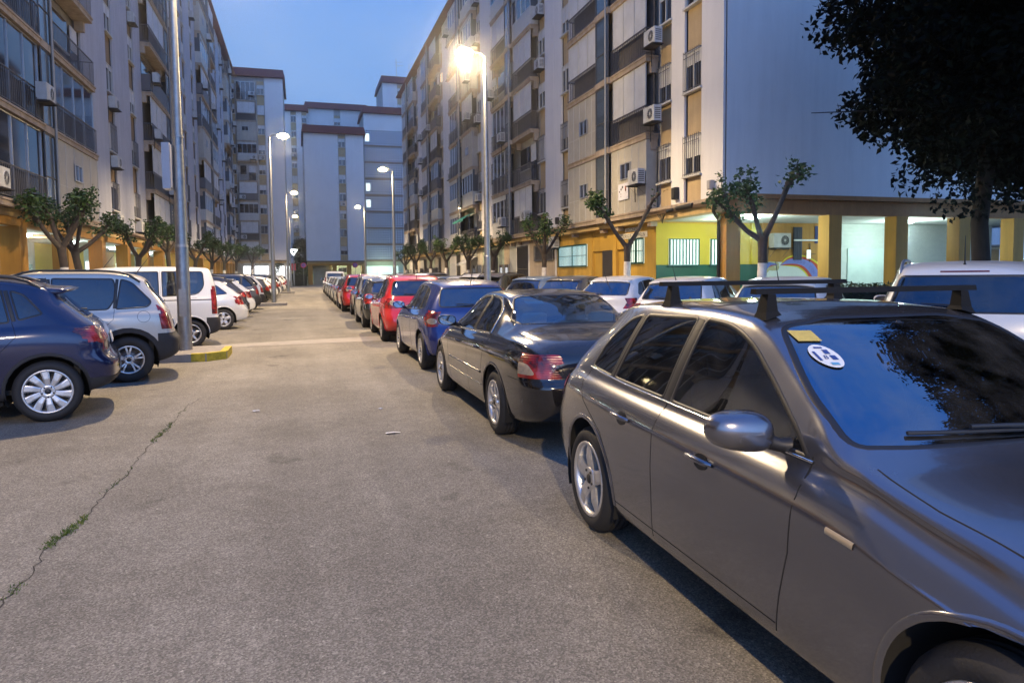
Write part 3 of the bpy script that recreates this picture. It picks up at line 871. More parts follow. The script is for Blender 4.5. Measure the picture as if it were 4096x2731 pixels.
    C['hatch_tall'] = hatch(paint=paint('paint_red',(.48,.012,.012),0,.18), H=1.55,
        top=[(0,1.43),(.25,1.49),(.6,1.535),(1.1,1.56),(1.6,1.565),(1.9,1.54),(2.1,1.49),(2.5,1.27),(2.85,1.08),(3.0,1.03),(3.3,.98),(3.7,.89),(3.95,.80),(4.1,.70)],
        windows=[fillet([(1.62,1.0),(2.60,.965),(2.50,1.05),(2.10,1.35),(1.88,1.44),(1.66,1.465)],[.03,.02,.03,.12,.1,.03]),
                 fillet([(.98,1.02),(1.55,1.0),(1.58,1.465),(1.05,1.44)],.03), fillet([(.60,1.06),(.90,1.03),(.97,1.42),(.80,1.37)],[.06,.03,.03,.08])],
        belt=[(0,1.0),(.5,1.01),(1.2,.985),(2.6,.93),(3.1,.90),(3.7,.80),(4.1,.64)],
        backlight=fillet(sy([(.64,1.08),(.55,1.42)]),.08), screen=fillet(sy([(.70,1.05),(.64,1.18),(.54,1.46),(.3,1.49)]),.05),
        lamp_side=[fillet([(-.1,.80),(.22,.80),(.30,.92),(.20,1.04),(-.1,1.04)],.05)], lamp_rear=[[(.50,.80),(1.,.80),(1.,1.04),(.60,1.02)]],lamp_clear=[oval(.62,.92,.06,.06)],
        spoiler=None, brake=(1.45,.2), wiper_rear=(1.10,.35), glass_rear=glass_mat('rear_glass_mid',(.40,.46,.48),.12,.01))
    C['hatch_family'] = hatch(L=4.28, paint=paint('paint_silver_white',(.62,.63,.62),.2,.25), xr=.78, xf=3.4,
        top=[(0,1.33),(.3,1.40),(.7,1.455),(1.2,1.485),(1.7,1.49),(2.0,1.46),(2.2,1.41),(2.6,1.20),(2.9,1.05),(3.05,1.01),(3.4,.97),(3.8,.89),(4.1,.80),(4.28,.70)],
        front=[(4.24,.22),(4.28,.4),(4.26,.58),(4.14,.75)], rear=[(.06,.22),(0,.34),(0,.55),(.06,.66),(.14,.80),(.20,.98),(.34,1.12),(.54,1.32),(.62,1.45)], lr=1.7,
        windows=[fillet([(1.72,.975),(2.66,.945),(2.56,1.03),(2.15,1.31),(1.98,1.38),(1.76,1.395)],[.03,.02,.03,.12,.1,.03]),
                 fillet([(1.08,1.0),(1.65,.98),(1.68,1.395),(1.16,1.36)],.03), fillet([(.64,1.06),(1.00,1.01),(1.08,1.35),(.92,1.31)],[.05,.03,.03,.08])],
        pillar_black=[([(1.685,.97),(1.72,1.38)],.06),([(1.035,1.0),(1.11,1.35)],.05)],
        lamp_side=[fillet([(-.1,.72),(.26,.76),(.50,.98),(.2,.98),(-.1,.92)],.03)], lamp_rear=[[(.56,.74),(1.,.72),(1.,.98),(.64,.90)]], rim=('star',5), mirror=(2.54,1.01), spoiler=(.38,1.38,.52,.05),
        seams=[[(2.68,.94),(2.70,.75),(2.66,.45),(2.62,.28)],[(1.70,.96),(1.71,.6),(1.68,.28)],[(.98,1.0),(.96,.85),(1.12,.66),(1.16,.5)]], handles=[(1.26,.83),(2.08,.81)], cab=(.6,3.05), seatx=1.9,
        bright_x=[([(-.6,.60),(.6,.60)],.03)])
    def suv(**k):
        d = dict(L=4.33, W=1.80, R=.343, rr=.205, tw=.215, Ra=.40, xr=.74, xf=3.37, paint=silver, step=.055, sub=3,
        top=[(0,1.53),(.25,1.60),(.6,1.64),(1.2,1.665),(1.8,1.668),(2.15,1.64),(2.35,1.585),(2.7,1.38),(3.05,1.17),(3.2,1.11),(3.5,1.075),(3.9,1.0),(4.15,.92),(4.33,.80)],
        bot=[(0,.36),(.3,.28),(.8,.25),(3.5,.25),(4.0,.25),(4.33,.30)],
        wid=[(0,.90),(.3,.96),(.8,.99),(3.0,.99),(3.5,.985),(3.9,.94),(4.33,.82)],
        belt=[(0,1.07),(.5,1.07),(1.2,1.06),(2.6,1.02),(3.1,1.0),(3.8,.90),(4.33,.74)],
        rail_y=[(0,.62),(.4,.67),(1.0,.71),(1.9,.71),(2.3,.73),(2.8,.80),(3.1,.86),(3.4,.85),(3.9,.80),(4.33,.68)],
        rail_drop=[(0,.06),(1.,.05),(2.1,.055),(2.5,.10),(2.9,.10),(3.15,.05),(3.5,.06),(4.0,.07),(4.33,.07)],
        rear=[(.05,.3),(0,.42),(0,.62),(.06,.70),(.10,.9),(.14,1.05),(.22,1.2),(.38,1.45),(.45,1.6)], lr=1.4, bow_r=.12,
        front=[(4.28,.28),(4.33,.5),(4.30,.7),(4.22,.85)], lf=1.1, bow_f=.22, mid=.70, shoulder=.06, fillet=.11,
        windows=[fillet([(1.72,1.09),(2.86,1.055),(2.72,1.15),(2.30,1.43),(2.08,1.545),(1.76,1.565)],[.03,.02,.03,.12,.1,.03]),
                 fillet([(.98,1.10),(1.65,1.09),(1.68,1.565),(.90,1.55),(.86,1.3)],.04), fillet([(.40,1.20),(.46,1.12),(.88,1.10),(.80,1.545),(.66,1.50)],[.08,.08,.03,.03,.08])],
        pillar_black=[([(1.685,1.10),(1.72,1.555)],.06),([(.90,1.11),(.85,1.545)],.05)],
        screen=fillet(sy([(.72,1.14),(.66,1.28),(.58,1.53),(.3,1.575)]),.05), front_lim=2., backlight=fillet(sy([(.64,1.16),(.57,1.52)]),.07), rear_lim=1.4,
        lamp_side=[fillet([(-.1,.78),(.13,.78),(.17,.95),(.12,1.15),(-.1,1.15)],.03)], lamp_rear=[[(.68,.78),(1.,.78),(1.,1.15),(.74,1.15)]],
        head=[fillet([(.42,.72),(.82,.74),(.80,.90),(.50,.86)],.05)], grille=[fillet(sy([(.34,.72),(.36,.84)]),.03),fillet(sy([(.45,.36),(.48,.5)]),.03)],
        seams=[[(2.86,1.06),(2.88,.85),(2.84,.5),(2.8,.34)],[(1.70,1.08),(1.71,.7),(1.68,.34)],[(.90,1.10),(.92,.95),(1.10,.78),(1.2,.6)]],
        handles=[(1.20,.93),(2.06,.92)], mirror=(2.70,1.14), antenna=(.6,'whip'), cab=(.4,3.15), dash=1.04, seatx=1.95, seatz=.1,
        rim=('split',5), plate=.85, wiper_rear=(1.18,.38), brake=(1.54,.2), rails=(.55,2.15,.60))
        d.update(k); return d
    C['suv_clad'] = suv(paint=paint('paint_champagne',(.60,.55,.46),.25,.28), clad=.40, clad_rear=.72, clad_rx=.34, lipw=.075, glass_side=glass_mat('tinted_glass',(.04,.045,.05),.07,.02),
        seams=[[(2.86,1.06),(2.88,.85),(2.84,.5),(2.8,.34)],[(1.70,1.08),(1.71,.7),(1.68,.34)],[(.90,1.10),(.92,.95),(1.10,.78),(1.2,.6)],circle(.52,.98,.085,20)+[(.605,.98)]], handle_mat=M('handle_champagne',(.45,.42,.36),.35,.3))
    C['suv_blue'] = suv(L=4.36, W=1.84, R=.335, rr=.235, paint=paint('paint_navy',(.004,.011,.055),.3,.2), clad=.34, clad_rear=.45, lipw=.035, Ra=.385, xr=.70, xf=3.33,
        top=[(0,1.42),(.25,1.49),(.6,1.54),(1.2,1.585),(1.8,1.60),(2.15,1.57),(2.35,1.52),(2.7,1.32),(3.05,1.14),(3.2,1.08),(3.5,1.05),(3.9,.98),(4.15,.90),(4.36,.78)],
        front=[(4.31,.28),(4.36,.5),(4.33,.7),(4.25,.83)], rear=[(.06,.28),(0,.42),(0,.60),(.09,.74),(.10,.86),(.16,1.0),(.34,1.16),(.56,1.38),(.62,1.5)], lr=1.7,
        belt=[(0,1.0),(.5,1.06),(1.0,1.05),(1.6,1.02),(2.6,.99),(3.1,.97),(3.8,.88),(4.36,.72)],
        windows=[fillet([(1.72,1.06),(2.86,1.02),(2.72,1.12),(2.30,1.38),(2.08,1.475),(1.76,1.495)],[.03,.02,.03,.12,.1,.03]),
                 fillet([(1.02,1.10),(1.65,1.065),(1.68,1.495),(1.10,1.455)],.03), fillet([(.72,1.18),(.94,1.12),(1.02,1.44),(.90,1.40)],[.03,.03,.03,.06])],
        pillar_black=[([(1.685,1.07),(1.72,1.48)],.06),([(.98,1.11),(1.06,1.44)],.05)],
        screen=fillet(sy([(.72,1.12),(.66,1.25),(.58,1.46),(.3,1.50)]),.05), backlight=fillet(sy([(.60,1.12),(.54,1.40)]),.06),
        lamp_side=[fillet([(-.1,.84),(.16,.82),(.46,.98),(.30,1.03),(-.1,1.0)],[.02,.03,.02,.03,.02])], lamp_rear=[fillet([(.44,.88),(1.,.84),(1.,1.03),(.5,.98)],.03)],
        spoiler=(.44,1.47,.56,.20), rails=(.75,2.2,.58), rim=('turbine',10), mirror=(2.70,1.10), seams=[[(2.86,1.02),(2.88,.8),(2.84,.5),(2.8,.34)],[(1.70,1.05),(1.71,.7),(1.68,.34)],[(1.0,1.1),(.96,.95),(1.14,.75),(1.2,.5)]],
        handles=[(1.22,.91),(2.06,.89)], handle_mat=M('soft_chrome',(.55,.55,.5),.2,1.), glass_side=MATS['tinted_glass'], antenna=(.8,'fin'))
    C['suv_white'] = suv(paint=paint('paint_cream_white',(.66,.64,.58),0,.28), W=1.82, clad=.36, lipw=.05, clad_rear=.50, glass_rear=MATS['tinted_glass'], glass_side=MATS['tinted_glass'],
        rear=[(.05,.3),(0,.42),(0,.62),(.06,.70),(.08,.9),(.12,1.05),(.20,1.2),(.34,1.45),(.40,1.6)], backlight=fillet(sy([(.70,1.12),(.60,1.50)]),.05),
        lamp_side=[fillet([(-.1,.90),(.25,.93),(.22,1.06),(-.1,1.05)],.03)], lamp_rear=[fillet([(.55,.96),(.62,.90),(1.,.90),(1.,1.06),(.62,1.06)],.02)], rail_mat=M('rail_grey',(.30,.31,.34),.35,.7),
        seams_x=[([(-.72,1.06),(-.70,.80),(-.60,.70),(.60,.70),(.70,.80),(.72,1.06)],-1)], brake=(1.545,.22))
    C['van'] = dict(L=4.36, W=1.75, R=.315, rr=.20, Ra=.37, xr=.66, xf=3.50, paint=paint('paint_white',(.70,.70,.68),0,.25), step=.055, sub=3,
        top=[(0,1.74),(.15,1.775),(.6,1.80),(1.3,1.81),(2.0,1.80),(2.4,1.77),(2.6,1.71),(2.95,1.47),(3.3,1.22),(3.42,1.14),(3.7,1.09),(4.0,1.02),(4.25,.92),(4.36,.80)],
        bot=[(0,.33),(.3,.27),(.8,.24),(3.5,.24),(4.0,.24),(4.36,.28)], wid=[(0,.93),(.2,.98),(.6,1.),(3.2,1.),(3.6,.985),(4.0,.94),(4.36,.80)],
        belt=[(0,1.12),(1.2,1.12),(2.6,1.08),(3.3,1.03),(3.9,.93),(4.36,.74)],
        rail_y=[(0,.78),(.4,.80),(1.0,.80),(2.2,.79),(2.6,.79),(3.1,.83),(3.4,.86),(3.7,.84),(4.1,.78),(4.36,.66)],
        rail_drop=[(0,.05),(1.,.06),(2.3,.06),(2.7,.09),(3.2,.10),(3.45,.05),(3.8,.06),(4.36,.07)],
        rear=[(.05,.28),(0,.4),(0,.60),(.05,.68),(.06,1.0),(.08,1.3),(.15,1.6),(.20,1.8)], lr=.9, bow_r=.07,
        front=[(4.31,.28),(4.36,.5),(4.33,.7),(4.24,.9)], lf=1.1, bow_f=.22, mid=.75, shoulder=.03, fillet=.10,
        windows=[fillet([(2.20,1.14),(3.12,1.10),(2.98,1.24),(2.62,1.55),(2.45,1.66),(2.24,1.68)],[.03,.02,.03,.1,.1,.03]),
                 fillet([(1.27,1.14),(2.12,1.14),(2.14,1.68),(1.27,1.69)],.035), fillet([(.50,1.18),(1.20,1.14),(1.20,1.69),(.38,1.685),(.36,1.35)],[.22,.03,.03,.07,.16])],
        screen=fillet(sy([(.72,1.18),(.68,1.35),(.62,1.63),(.3,1.70)]),.05), front_lim=2.2, backlight=fillet(sy([(.62,1.18),(.60,1.62)]),.06), rear_lim=1.,
        lamp_side=[fillet([(-.1,.74),(.055,.74),(.10,1.0),(.09,1.36),(-.1,1.36)],.03)], lamp_rear=[[(.76,.74),(1.,.74),(1.,1.36),(.70,1.36)]],
        head=[fillet([(.42,.74),(.80,.76),(.78,.94),(.50,.88)],.05)], grille=[fillet(sy([(.34,.70),(.36,.84)]),.03),fillet(sy([(.45,.34),(.48,.5)]),.03)],
        seams=[[(3.08,1.10),(3.10,.85),(3.06,.5),(3.0,.34)],[(2.16,1.7),(2.16,.3)],[(1.235,1.73),(1.235,.80),(1.235,.34)],[(.52,1.10),(1.235,1.10)]], pillar_black=[([(.12,1.06),(1.235,1.06)],.03)],
        handles=[(1.42,.93),(2.34,.92)], handle_mat=M('trim_black',(.014,.014,.015),.45), mirror=(3.0,1.18), mirror_mat=M('trim_black'), antenna=(2.3,'whip'), cab=(.3,3.4), dash=1.1, seatx=2.35, seatz=.15,
        rim=('fan',5), plate=.80, clad_rear=.66, clad_rx=.34, glass=glass_mat('van_glass',(.22,.24,.26),.06,.02))
    return C
# ------------------------------------------------------------------ buildings
def bmats():
    g = {}
    g['conc'] = M('render_grey', (.46, .45, .43), .85, var=.14, scale=1.3, bmp=.25, bscale=35, streak=.2)
    g['white'] = M('render_white', (.68, .66, .64), .8, var=.06, scale=.7, bmp=.12, bscale=45, streak=.07)
    g['white_l'] = M('render_white_dim', (.44, .45, .49), .85, var=.1, scale=.8, bmp=.15, bscale=45, streak=.15); g['conc_l'] = M('render_grey_dim', (.26, .25, .24), .85, var=.15, scale=1.2, bmp=.2, bscale=35, streak=.2)  # darker copies for the left row; its dimmer light is put into the colour
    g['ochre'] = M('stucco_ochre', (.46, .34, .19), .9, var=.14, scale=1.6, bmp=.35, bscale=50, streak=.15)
    g['ochre_l'] = M('stucco_ochre_dim', (.28, .19, .10), .9, var=.18, scale=1.6, bmp=.35, bscale=50, streak=.15)  # left-row ochre, darkened likewise to carry the lower light there
    g['ochre_y'] = M('paint_ochre', (.40, .20, .03), .75, var=.14, scale=1.5, bmp=.2, bscale=40, streak=.25)
    g['yellow'] = M('paint_yellow', (.52, .40, .03), .7, var=.08, scale=1.5, bmp=.12, bscale=40)
    g['green'] = M('paint_dark_green', (.004, .07, .035), .5, var=.15, scale=3)
    g['slab'] = M('slab_beige', (.42, .33, .24), .85, var=.2, scale=2.5, bmp=.3, bscale=30, streak=.3)
    g['metal'] = M('iron_black', (.12, .115, .12), .5, .4, var=.3, scale=20)
    g['alu'] = M('aluminium', (.45, .46, .48), .35, .7, var=.1, scale=12)
    g['wpvc'] = M('white_panel', (.50, .49, .45), .5, var=.1, scale=4, streak=.1)
    g['dark'] = M('dark_recess', (.11, .10, .095), .8, var=.3)
    g['curtain'] = M('curtain', (.45, .42, .36), .9, var=.35, scale=14)
    g['seamd'] = M('joint_black', (.02, .02, .02), .8)
    g['tile'] = M('roof_tile_red', (.15, .028, .02), .85, var=.3, scale=5, bmp=.4, bscale=25)
    g['frost'] = M('frosted_glass', (.06, .075, .09), .22, var=.2, scale=2, coat=.6)
    g['ceil'] = M('soffit_white', (.62, .64, .62), .8, var=.08, scale=2)
    g['cable'] = M('cable_black', (.015, .014, .013), .7)
    # window glass: dark room behind, glossy
    if 'window_glass' not in MATS:
        m, t, b = nt('window_glass')
        b.inputs['Roughness'].default_value = .05; b.inputs['Specular IOR Level'].default_value = .9
        n = noise(t, .9, 3, .5, world_pos(t)); r = ramp(t, n.outputs['Fac'], [(.35, (.012, .013, .016)), (.6, (.03, .03, .033)), (.75, (.10, .09, .08))])
        t.links.new(r.outputs[0], b.inputs['Base Color']); MATS['window_glass'] = m
    g['glass'] = MATS['window_glass']
    # roller shutter / corrugated panel: fine horizontal slats as real bump
    def slat(name, color, scale):
        if name in MATS: return MATS[name]
        m, t, b = nt(name); b.inputs['Roughness'].default_value = .5
        p = world_pos(t)
        w = t.nodes.new('ShaderNodeTexWave'); w.wave_type = 'BANDS'; w.bands_direction = 'Z'; w.inputs['Scale'].default_value = scale
        w.wave_profile = 'SAW'
        t.links.new(p, w.inputs['Vector']); bump(t, b, w.outputs['Fac'], .55, .012)
        n = noise(t, 1.7, 4, .6, p); r = ramp(t, n.outputs['Fac'], [(.3, col3(color, .82)), (.7, color)])
        t.links.new(r.outputs[0], b.inputs['Base Color']); MATS[name] = m
        return m
    g['shut'] = slat('roller_shutter', (.60, .60, .60), 3.0)
    g['shut_g'] = slat('roller_shutter_grey', (.42, .42, .40), 3.0)
    g['shut_t'] = slat('roller_shutter_teal', (.50, .60, .55), 1.9)
    g['corr'] = slat('corrugated_beige', (.43, .40, .34), 4.0)
    g['lit'] = emis('lit_room_warm', (1, .72, .38), 2.2); g['litw'] = emis('lit_room_white', (.80, .95, 1), 3.)
    def brick(name, c1, c2, cm, sc_=4.5):
        if name in MATS: return MATS[name]
        m, t, b = nt(name); b.inputs['Roughness'].default_value = .85
        c = t.nodes.new('ShaderNodeTexCoord'); sp = t.nodes.new('ShaderNodeSeparateXYZ'); cb = t.nodes.new('ShaderNodeCombineXYZ')
        ad = N(t, 'ShaderNodeMath', operation='ADD')
        t.links.new(c.outputs['Object'], sp.inputs[0]); t.links.new(sp.outputs[0], ad.inputs[0]); t.links.new(sp.outputs[1], ad.inputs[1])
        t.links.new(ad.outputs[0], cb.inputs[0]); t.links.new(sp.outputs[2], cb.inputs[1])
        br = t.nodes.new('ShaderNodeTexBrick'); br.inputs['Scale'].default_value = sc_; br.inputs['Mortar Size'].default_value = .018
        br.inputs['Color1'].default_value = (*c1, 1); br.inputs['Color2'].default_value = (*c2, 1); br.inputs['Mortar'].default_value = (*cm, 1)
        t.links.new(cb.outputs[0], br.inputs['Vector']); t.links.new(br.outputs['Color'], b.inputs['Base Color'])
        bp = N(t, 'ShaderNodeBump'); bp.inputs['Strength'].default_value = .6; bp.inputs['Distance'].default_value = .02; bp.invert = True
        t.links.new(br.outputs['Fac'], bp.inputs['Height']); t.links.new(bp.outputs[0], b.inputs['Normal'])
        MATS[name] = m
        return m
    g['brick_w'] = brick('painted_brick_white', (.52, .56, .52), (.46, .50, .47), (.28, .31, .29))
    g['brick_o'] = brick('brick_orange', (.62, .16, .04), (.50, .11, .03), (.25, .10, .05), 3.6)
    # perforated block screen
    if 'block_screen' not in MATS:
        m, t, b = nt('block_screen'); b.inputs['Roughness'].default_value = .8
        br = t.nodes.new('ShaderNodeTexBrick'); br.offset = 0; br.inputs['Scale'].default_value = 1.; br.inputs['Brick Width'].default_value = .42; br.inputs['Row Height'].default_value = .42
        br.inputs['Mortar Size'].default_value = .10; br.inputs['Mortar Smooth'].default_value = 0.; br.inputs['Color1'].default_value = (.02, .025, .03, 1); br.inputs['Color2'].default_value = (.05, .055, .065, 1); br.inputs['Mortar'].default_value = (.50, .51, .54, 1)
        c = t.nodes.new('ShaderNodeTexCoord'); sp = t.nodes.new('ShaderNodeSeparateXYZ'); cb = t.nodes.new('ShaderNodeCombineXYZ')
        t.links.new(c.outputs['Object'], sp.inputs[0]); t.links.new(sp.outputs[0], cb.inputs[0]); t.links.new(sp.outputs[2], cb.inputs[1]); t.links.new(cb.outputs[0], br.inputs['Vector'])
        t.links.new(br.outputs['Color'], b.inputs['Base Color']); MATS['block_screen'] = m
    g['screen'] = MATS['block_screen']
    return g

FH = 2.85; G0 = 4.0
CACHE = {}
def win_mesh(w, variant):
    """window 1.35 high standing on its sill; local x along the wall, y outwards, z from the sill"""
    k = ('win', round(w, 2), variant)
    if k in CACHE: return CACHE[k]
    G = bmats(); h = 1.35; f = MB(); a = w/2
    f.box(-a, a, -.12, -.10, 0, h, 1)
    for s in (-1, 1): f.box(s*a, s*(a-.05), -.10, -.03, 0, h, 0)
    f.box(-a+.05, a-.05, -.10, -.03, 0, .05, 0); f.box(-a+.05, a-.05, -.10, -.03, h-.05, h, 0); f.box(-.025, .025, -.098, -.04, .05, h-.05, 0)
    f.box(-a-.06, a+.06, -.10, .07, -.07, -.003, 0)
    if variant == 'lit': f.box(-a+.05, a-.05, -.099, -.095, .05, h-.05, 3)
    sh = {'half': .55, 'full': 1.0, 'open': .15, 'lit': .3, 'q': .35}[variant]
    f.box(-a+.052, a-.052, -.07, -.055, h-.05-(h-.1)*sh, h-.052, 2)
    CACHE[k] = f.mesh('window', [G['wpvc'], G['glass'], G['shut'], G['lit']])
    return CACHE[k]
def grille_mesh(w):
    k = ('gr', round(w, 2))
    if k in CACHE: return CACHE[k]
    G = bmats(); f = MB(); a = w/2-.02; n = max(4, int(w/.12))
    for z in (.04, 1.12, 1.3): f.box(-a, a, .045, .06, z, z+.02)
    for i in range(n+1):
        x = -a+2*a*i/n; f.box(x-.008, x+.008, .061, .075, -.02, 1.36)
    for s in (-1, 1): f.box(s*a-.01, s*a+.01, -.02, .045, .04, .06); f.box(s*a-.01, s*a+.01, -.02, .045, 1.3, 1.32)
    CACHE[k] = f.mesh('window_grille', G['metal'])
    return CACHE[k]
def rail_mesh(w, d, solid=False):
    k = ('rail', round(w, 2), d, solid)
    if k in CACHE: return CACHE[k]
    G = bmats(); f = MB(); a = w/2
    f.box(-a, a, d-.05, d-.01, 1.0, 1.04); f.box(-a, a, d-.045, d-.015, .08, .11)
    for s in (-1, 1): f.box(s*a, s*(a-.03), .05, d-.05, 1.0, 1.035); f.box(s*a, s*(a-.03), .05, d-.05, .08, .105)
    if solid:
        f.box(-a+.002, a-.002, d-.04, d-.02, .11, 1.0); 
        for s in (-1, 1): f.box(s*(a-.006), s*(a-.024), .05, d-.05, .106, .999)
    else:
        n = int(w/.15)
        for i in range(n+1):
            x = -a+.012+(w-.024)*i/n; f.box(x-.013, x+.013, d-.037, d-.021, .11, 1.0)
        m = max(3, int(d/.13))
        for s in (-1, 1):
            for i in range(m): y = .07+(d-.12)*i/m; f.box(s*(a-.008), s*(a-.024), y, y+.016, .105, 1.0)
    CACHE[k] = f.mesh('railing', G['metal'])
    return CACHE[k]
def bay_meshes(w, d, variant):
    """a balcony bay: slab mesh and infill mesh"""
    k = ('bay', round(w, 2), d, variant)
    if k in CACHE: return CACHE[k]
    G = bmats(); a = w/2; s = MB()
    s.box(-a-.04, a+.04, -.04, d, -.22, 0, 0); s.box(-a-.075, a+.075, -.03, d+.035, -.06, .006, 0)
    for q in (-1, 1): s.box(q*(a+.04), q*(a-.25), .004, d*.55, -.62, -.221, 0)
    slab = s.mesh('balcony', [G['slab']])
    f = MB(); H = FH-.23
    rnd = random.Random(variant+str(w))
    def framed(x0, x1, z0, z1, y, n, gm=1):
        f.box(x0, x1, y-.03, y-.02, z0, z1, gm)
        for i in range(n+1):
            x = x0+(x1-x0)*i/n; f.box(x-.022, x+.022, y-.019, y+.02, z0, z1, 0)
        for z in (z0, z1-.04): f.box(x0+.023, x1-.023, y-.018, y+.016, z, z+.04, 0)
    if variant == 'panel':            # closed with pale corrugated sheets and a small sliding window
        wx, zz = (-.1, 1.05) if rnd.random() < .5 else (.25, 1.35)
        f.box(-a, a, d-.07, d-.05, 0, H, 7)
        for q in (-1, 1): f.box(q*a, q*(a-.02), .0, d-.07, 0, H, 7)
        n = 5
        for i in range(n+1): x = -a+.01+(w-.02)*i/n; f.box(x-.018, x+.018, d-.05, d-.035, 0, H, 3)
        f.box(-a, a, d-.049, d-.04, 1.0, 1.03, 3)
        framed(wx-.5, wx+.35, zz, zz+.65, d-.01, 2)
    elif variant == 'window':         # lower panel, glazing above with curtains
        f.box(-a, a, d-.07, d-.045, 0, 1.0, 3)
        for q in (-1, 1):
            f.box(q*a, q*(a-.02), .0, d-.07, 0, 1.0, 3); f.box(q*a, q*(a-.015), .0, d-.07, 1.0, H, 4)
        framed(-a+.01, a-.01, 1.0, H-.25, d-.05, 4); f.box(-a, a, d-.08, d-.04, H-.25, H, 3)
        for i in (0, 3): f.box(-a+.05+i*w/4, -a+.05+(i+.6)*w/4, d-.0795, d-.0765, 1.05, H-.3, 5)
    elif variant == 'shutter':        # white roller shutters drawn above the railing
        f.box(-a, a, .10, .12, 0, H, 6); f.box(-a+.1, a-.1, d-.10, d-.085, .95, H, 2)
        for i in range(4): x = -a+.12+(w-.24)*i/3; f.box(x-.025, x+.025, d-.084, d-.06, .95, H, 3)
    elif variant == 'glazed':
        f.box(-a, a, .10, .12, 0, H, 6); framed(-a+.03, a-.03, .02, H-.02, d-.12, 4); f.box(-a+.05, a-.05, d-.18, d-.16, .1, H-.1, 5)
        for q in (-1, 1): f.box(q*(a-.01), q*(a-.03), .12, d-.15, 0, H, 4)
    else:                             # open balcony: wall with a door and a window behind
        f.box(-a+.25, -a+1.15, .05, .07, 0, 2.15, 1); f.box(-a+1.5, a-.3, .05, .07, .9, 2.15, 1)
        f.box(-a+.25, -a+1.15, .071, .085, 1.2, 2.15, 2)
        f.box(-a+1.45, a-.25, .05, .12, .83, .9, 3)
    fill = f.mesh({'panel': 'panel_enclosure', 'window': 'glazed_enclosure', 'shutter': 'roller_shutter', 'glazed': 'glazed_enclosure', 'open': 'balcony_door'}[variant],
                  [G['alu'], G['glass'], G['shut'], G['wpvc'], G['frost'], G['curtain'], G['dark'], G['corr']])
    CACHE[k] = (slab, fill)
    return CACHE[k]
def ac_meshes():
    if 'ac' in CACHE: return CACHE['ac']
    b = MB(); b.box(-.4, .4, .05, .36, .02, .58, 0); b.box(-.42, .42, 0, .46, -.03, .0, 1)
    for s in (-.3, .3): b.box(s-.015, s+.015, 0, .40, -.06, -.031, 1); b.add([(s, .0, -.35), (s+.02, .0, -.35), (s+.02, .36, -.06), (s, .36, -.06)], [(0, 1, 2, 3)], 1)
    b.box(.18, .39, .361, .37, .05, .55, 0); 
    for z in range(6): b.box(-.401, -.405, .09, .32, .1+z*.07, .13+z*.07, 1)
    b.tube([(.36, .08, .1), (.43, .05, .0), (.43, .03, -.6)], .02, 6, 1)
    g = MB(); g.lathe([(.205, .362), (.205, .375), (.19, .375)], (-.12, 0, .30), 'y', 20, 0)
    g.lathe([(.195, .364), (0, .364)], (-.12, 0, .30), 'y', 20, 1); g.lathe([(.05, .372), (0, .374)], (-.12, 0, .30), 'y', 12, 0)
    for k in range(6):
        a = PI*k/6; g.tube([(-.12+.19*math.cos(a), .374, .30+.19*math.sin(a)), (-.12-.19*math.cos(a), .374, .30-.19*math.sin(a))], .004, 4, 0)
    wh = M('ac_white', (.52, .52, .50), .5, var=.15, scale=5, streak=.2); dk = M('ac_dark', (.03, .03, .035), .6)
    CACHE['ac'] = (b.mesh('air_conditioner', [wh, dk]), g.mesh('fan_grille', [wh, dk]))
    return CACHE['ac']

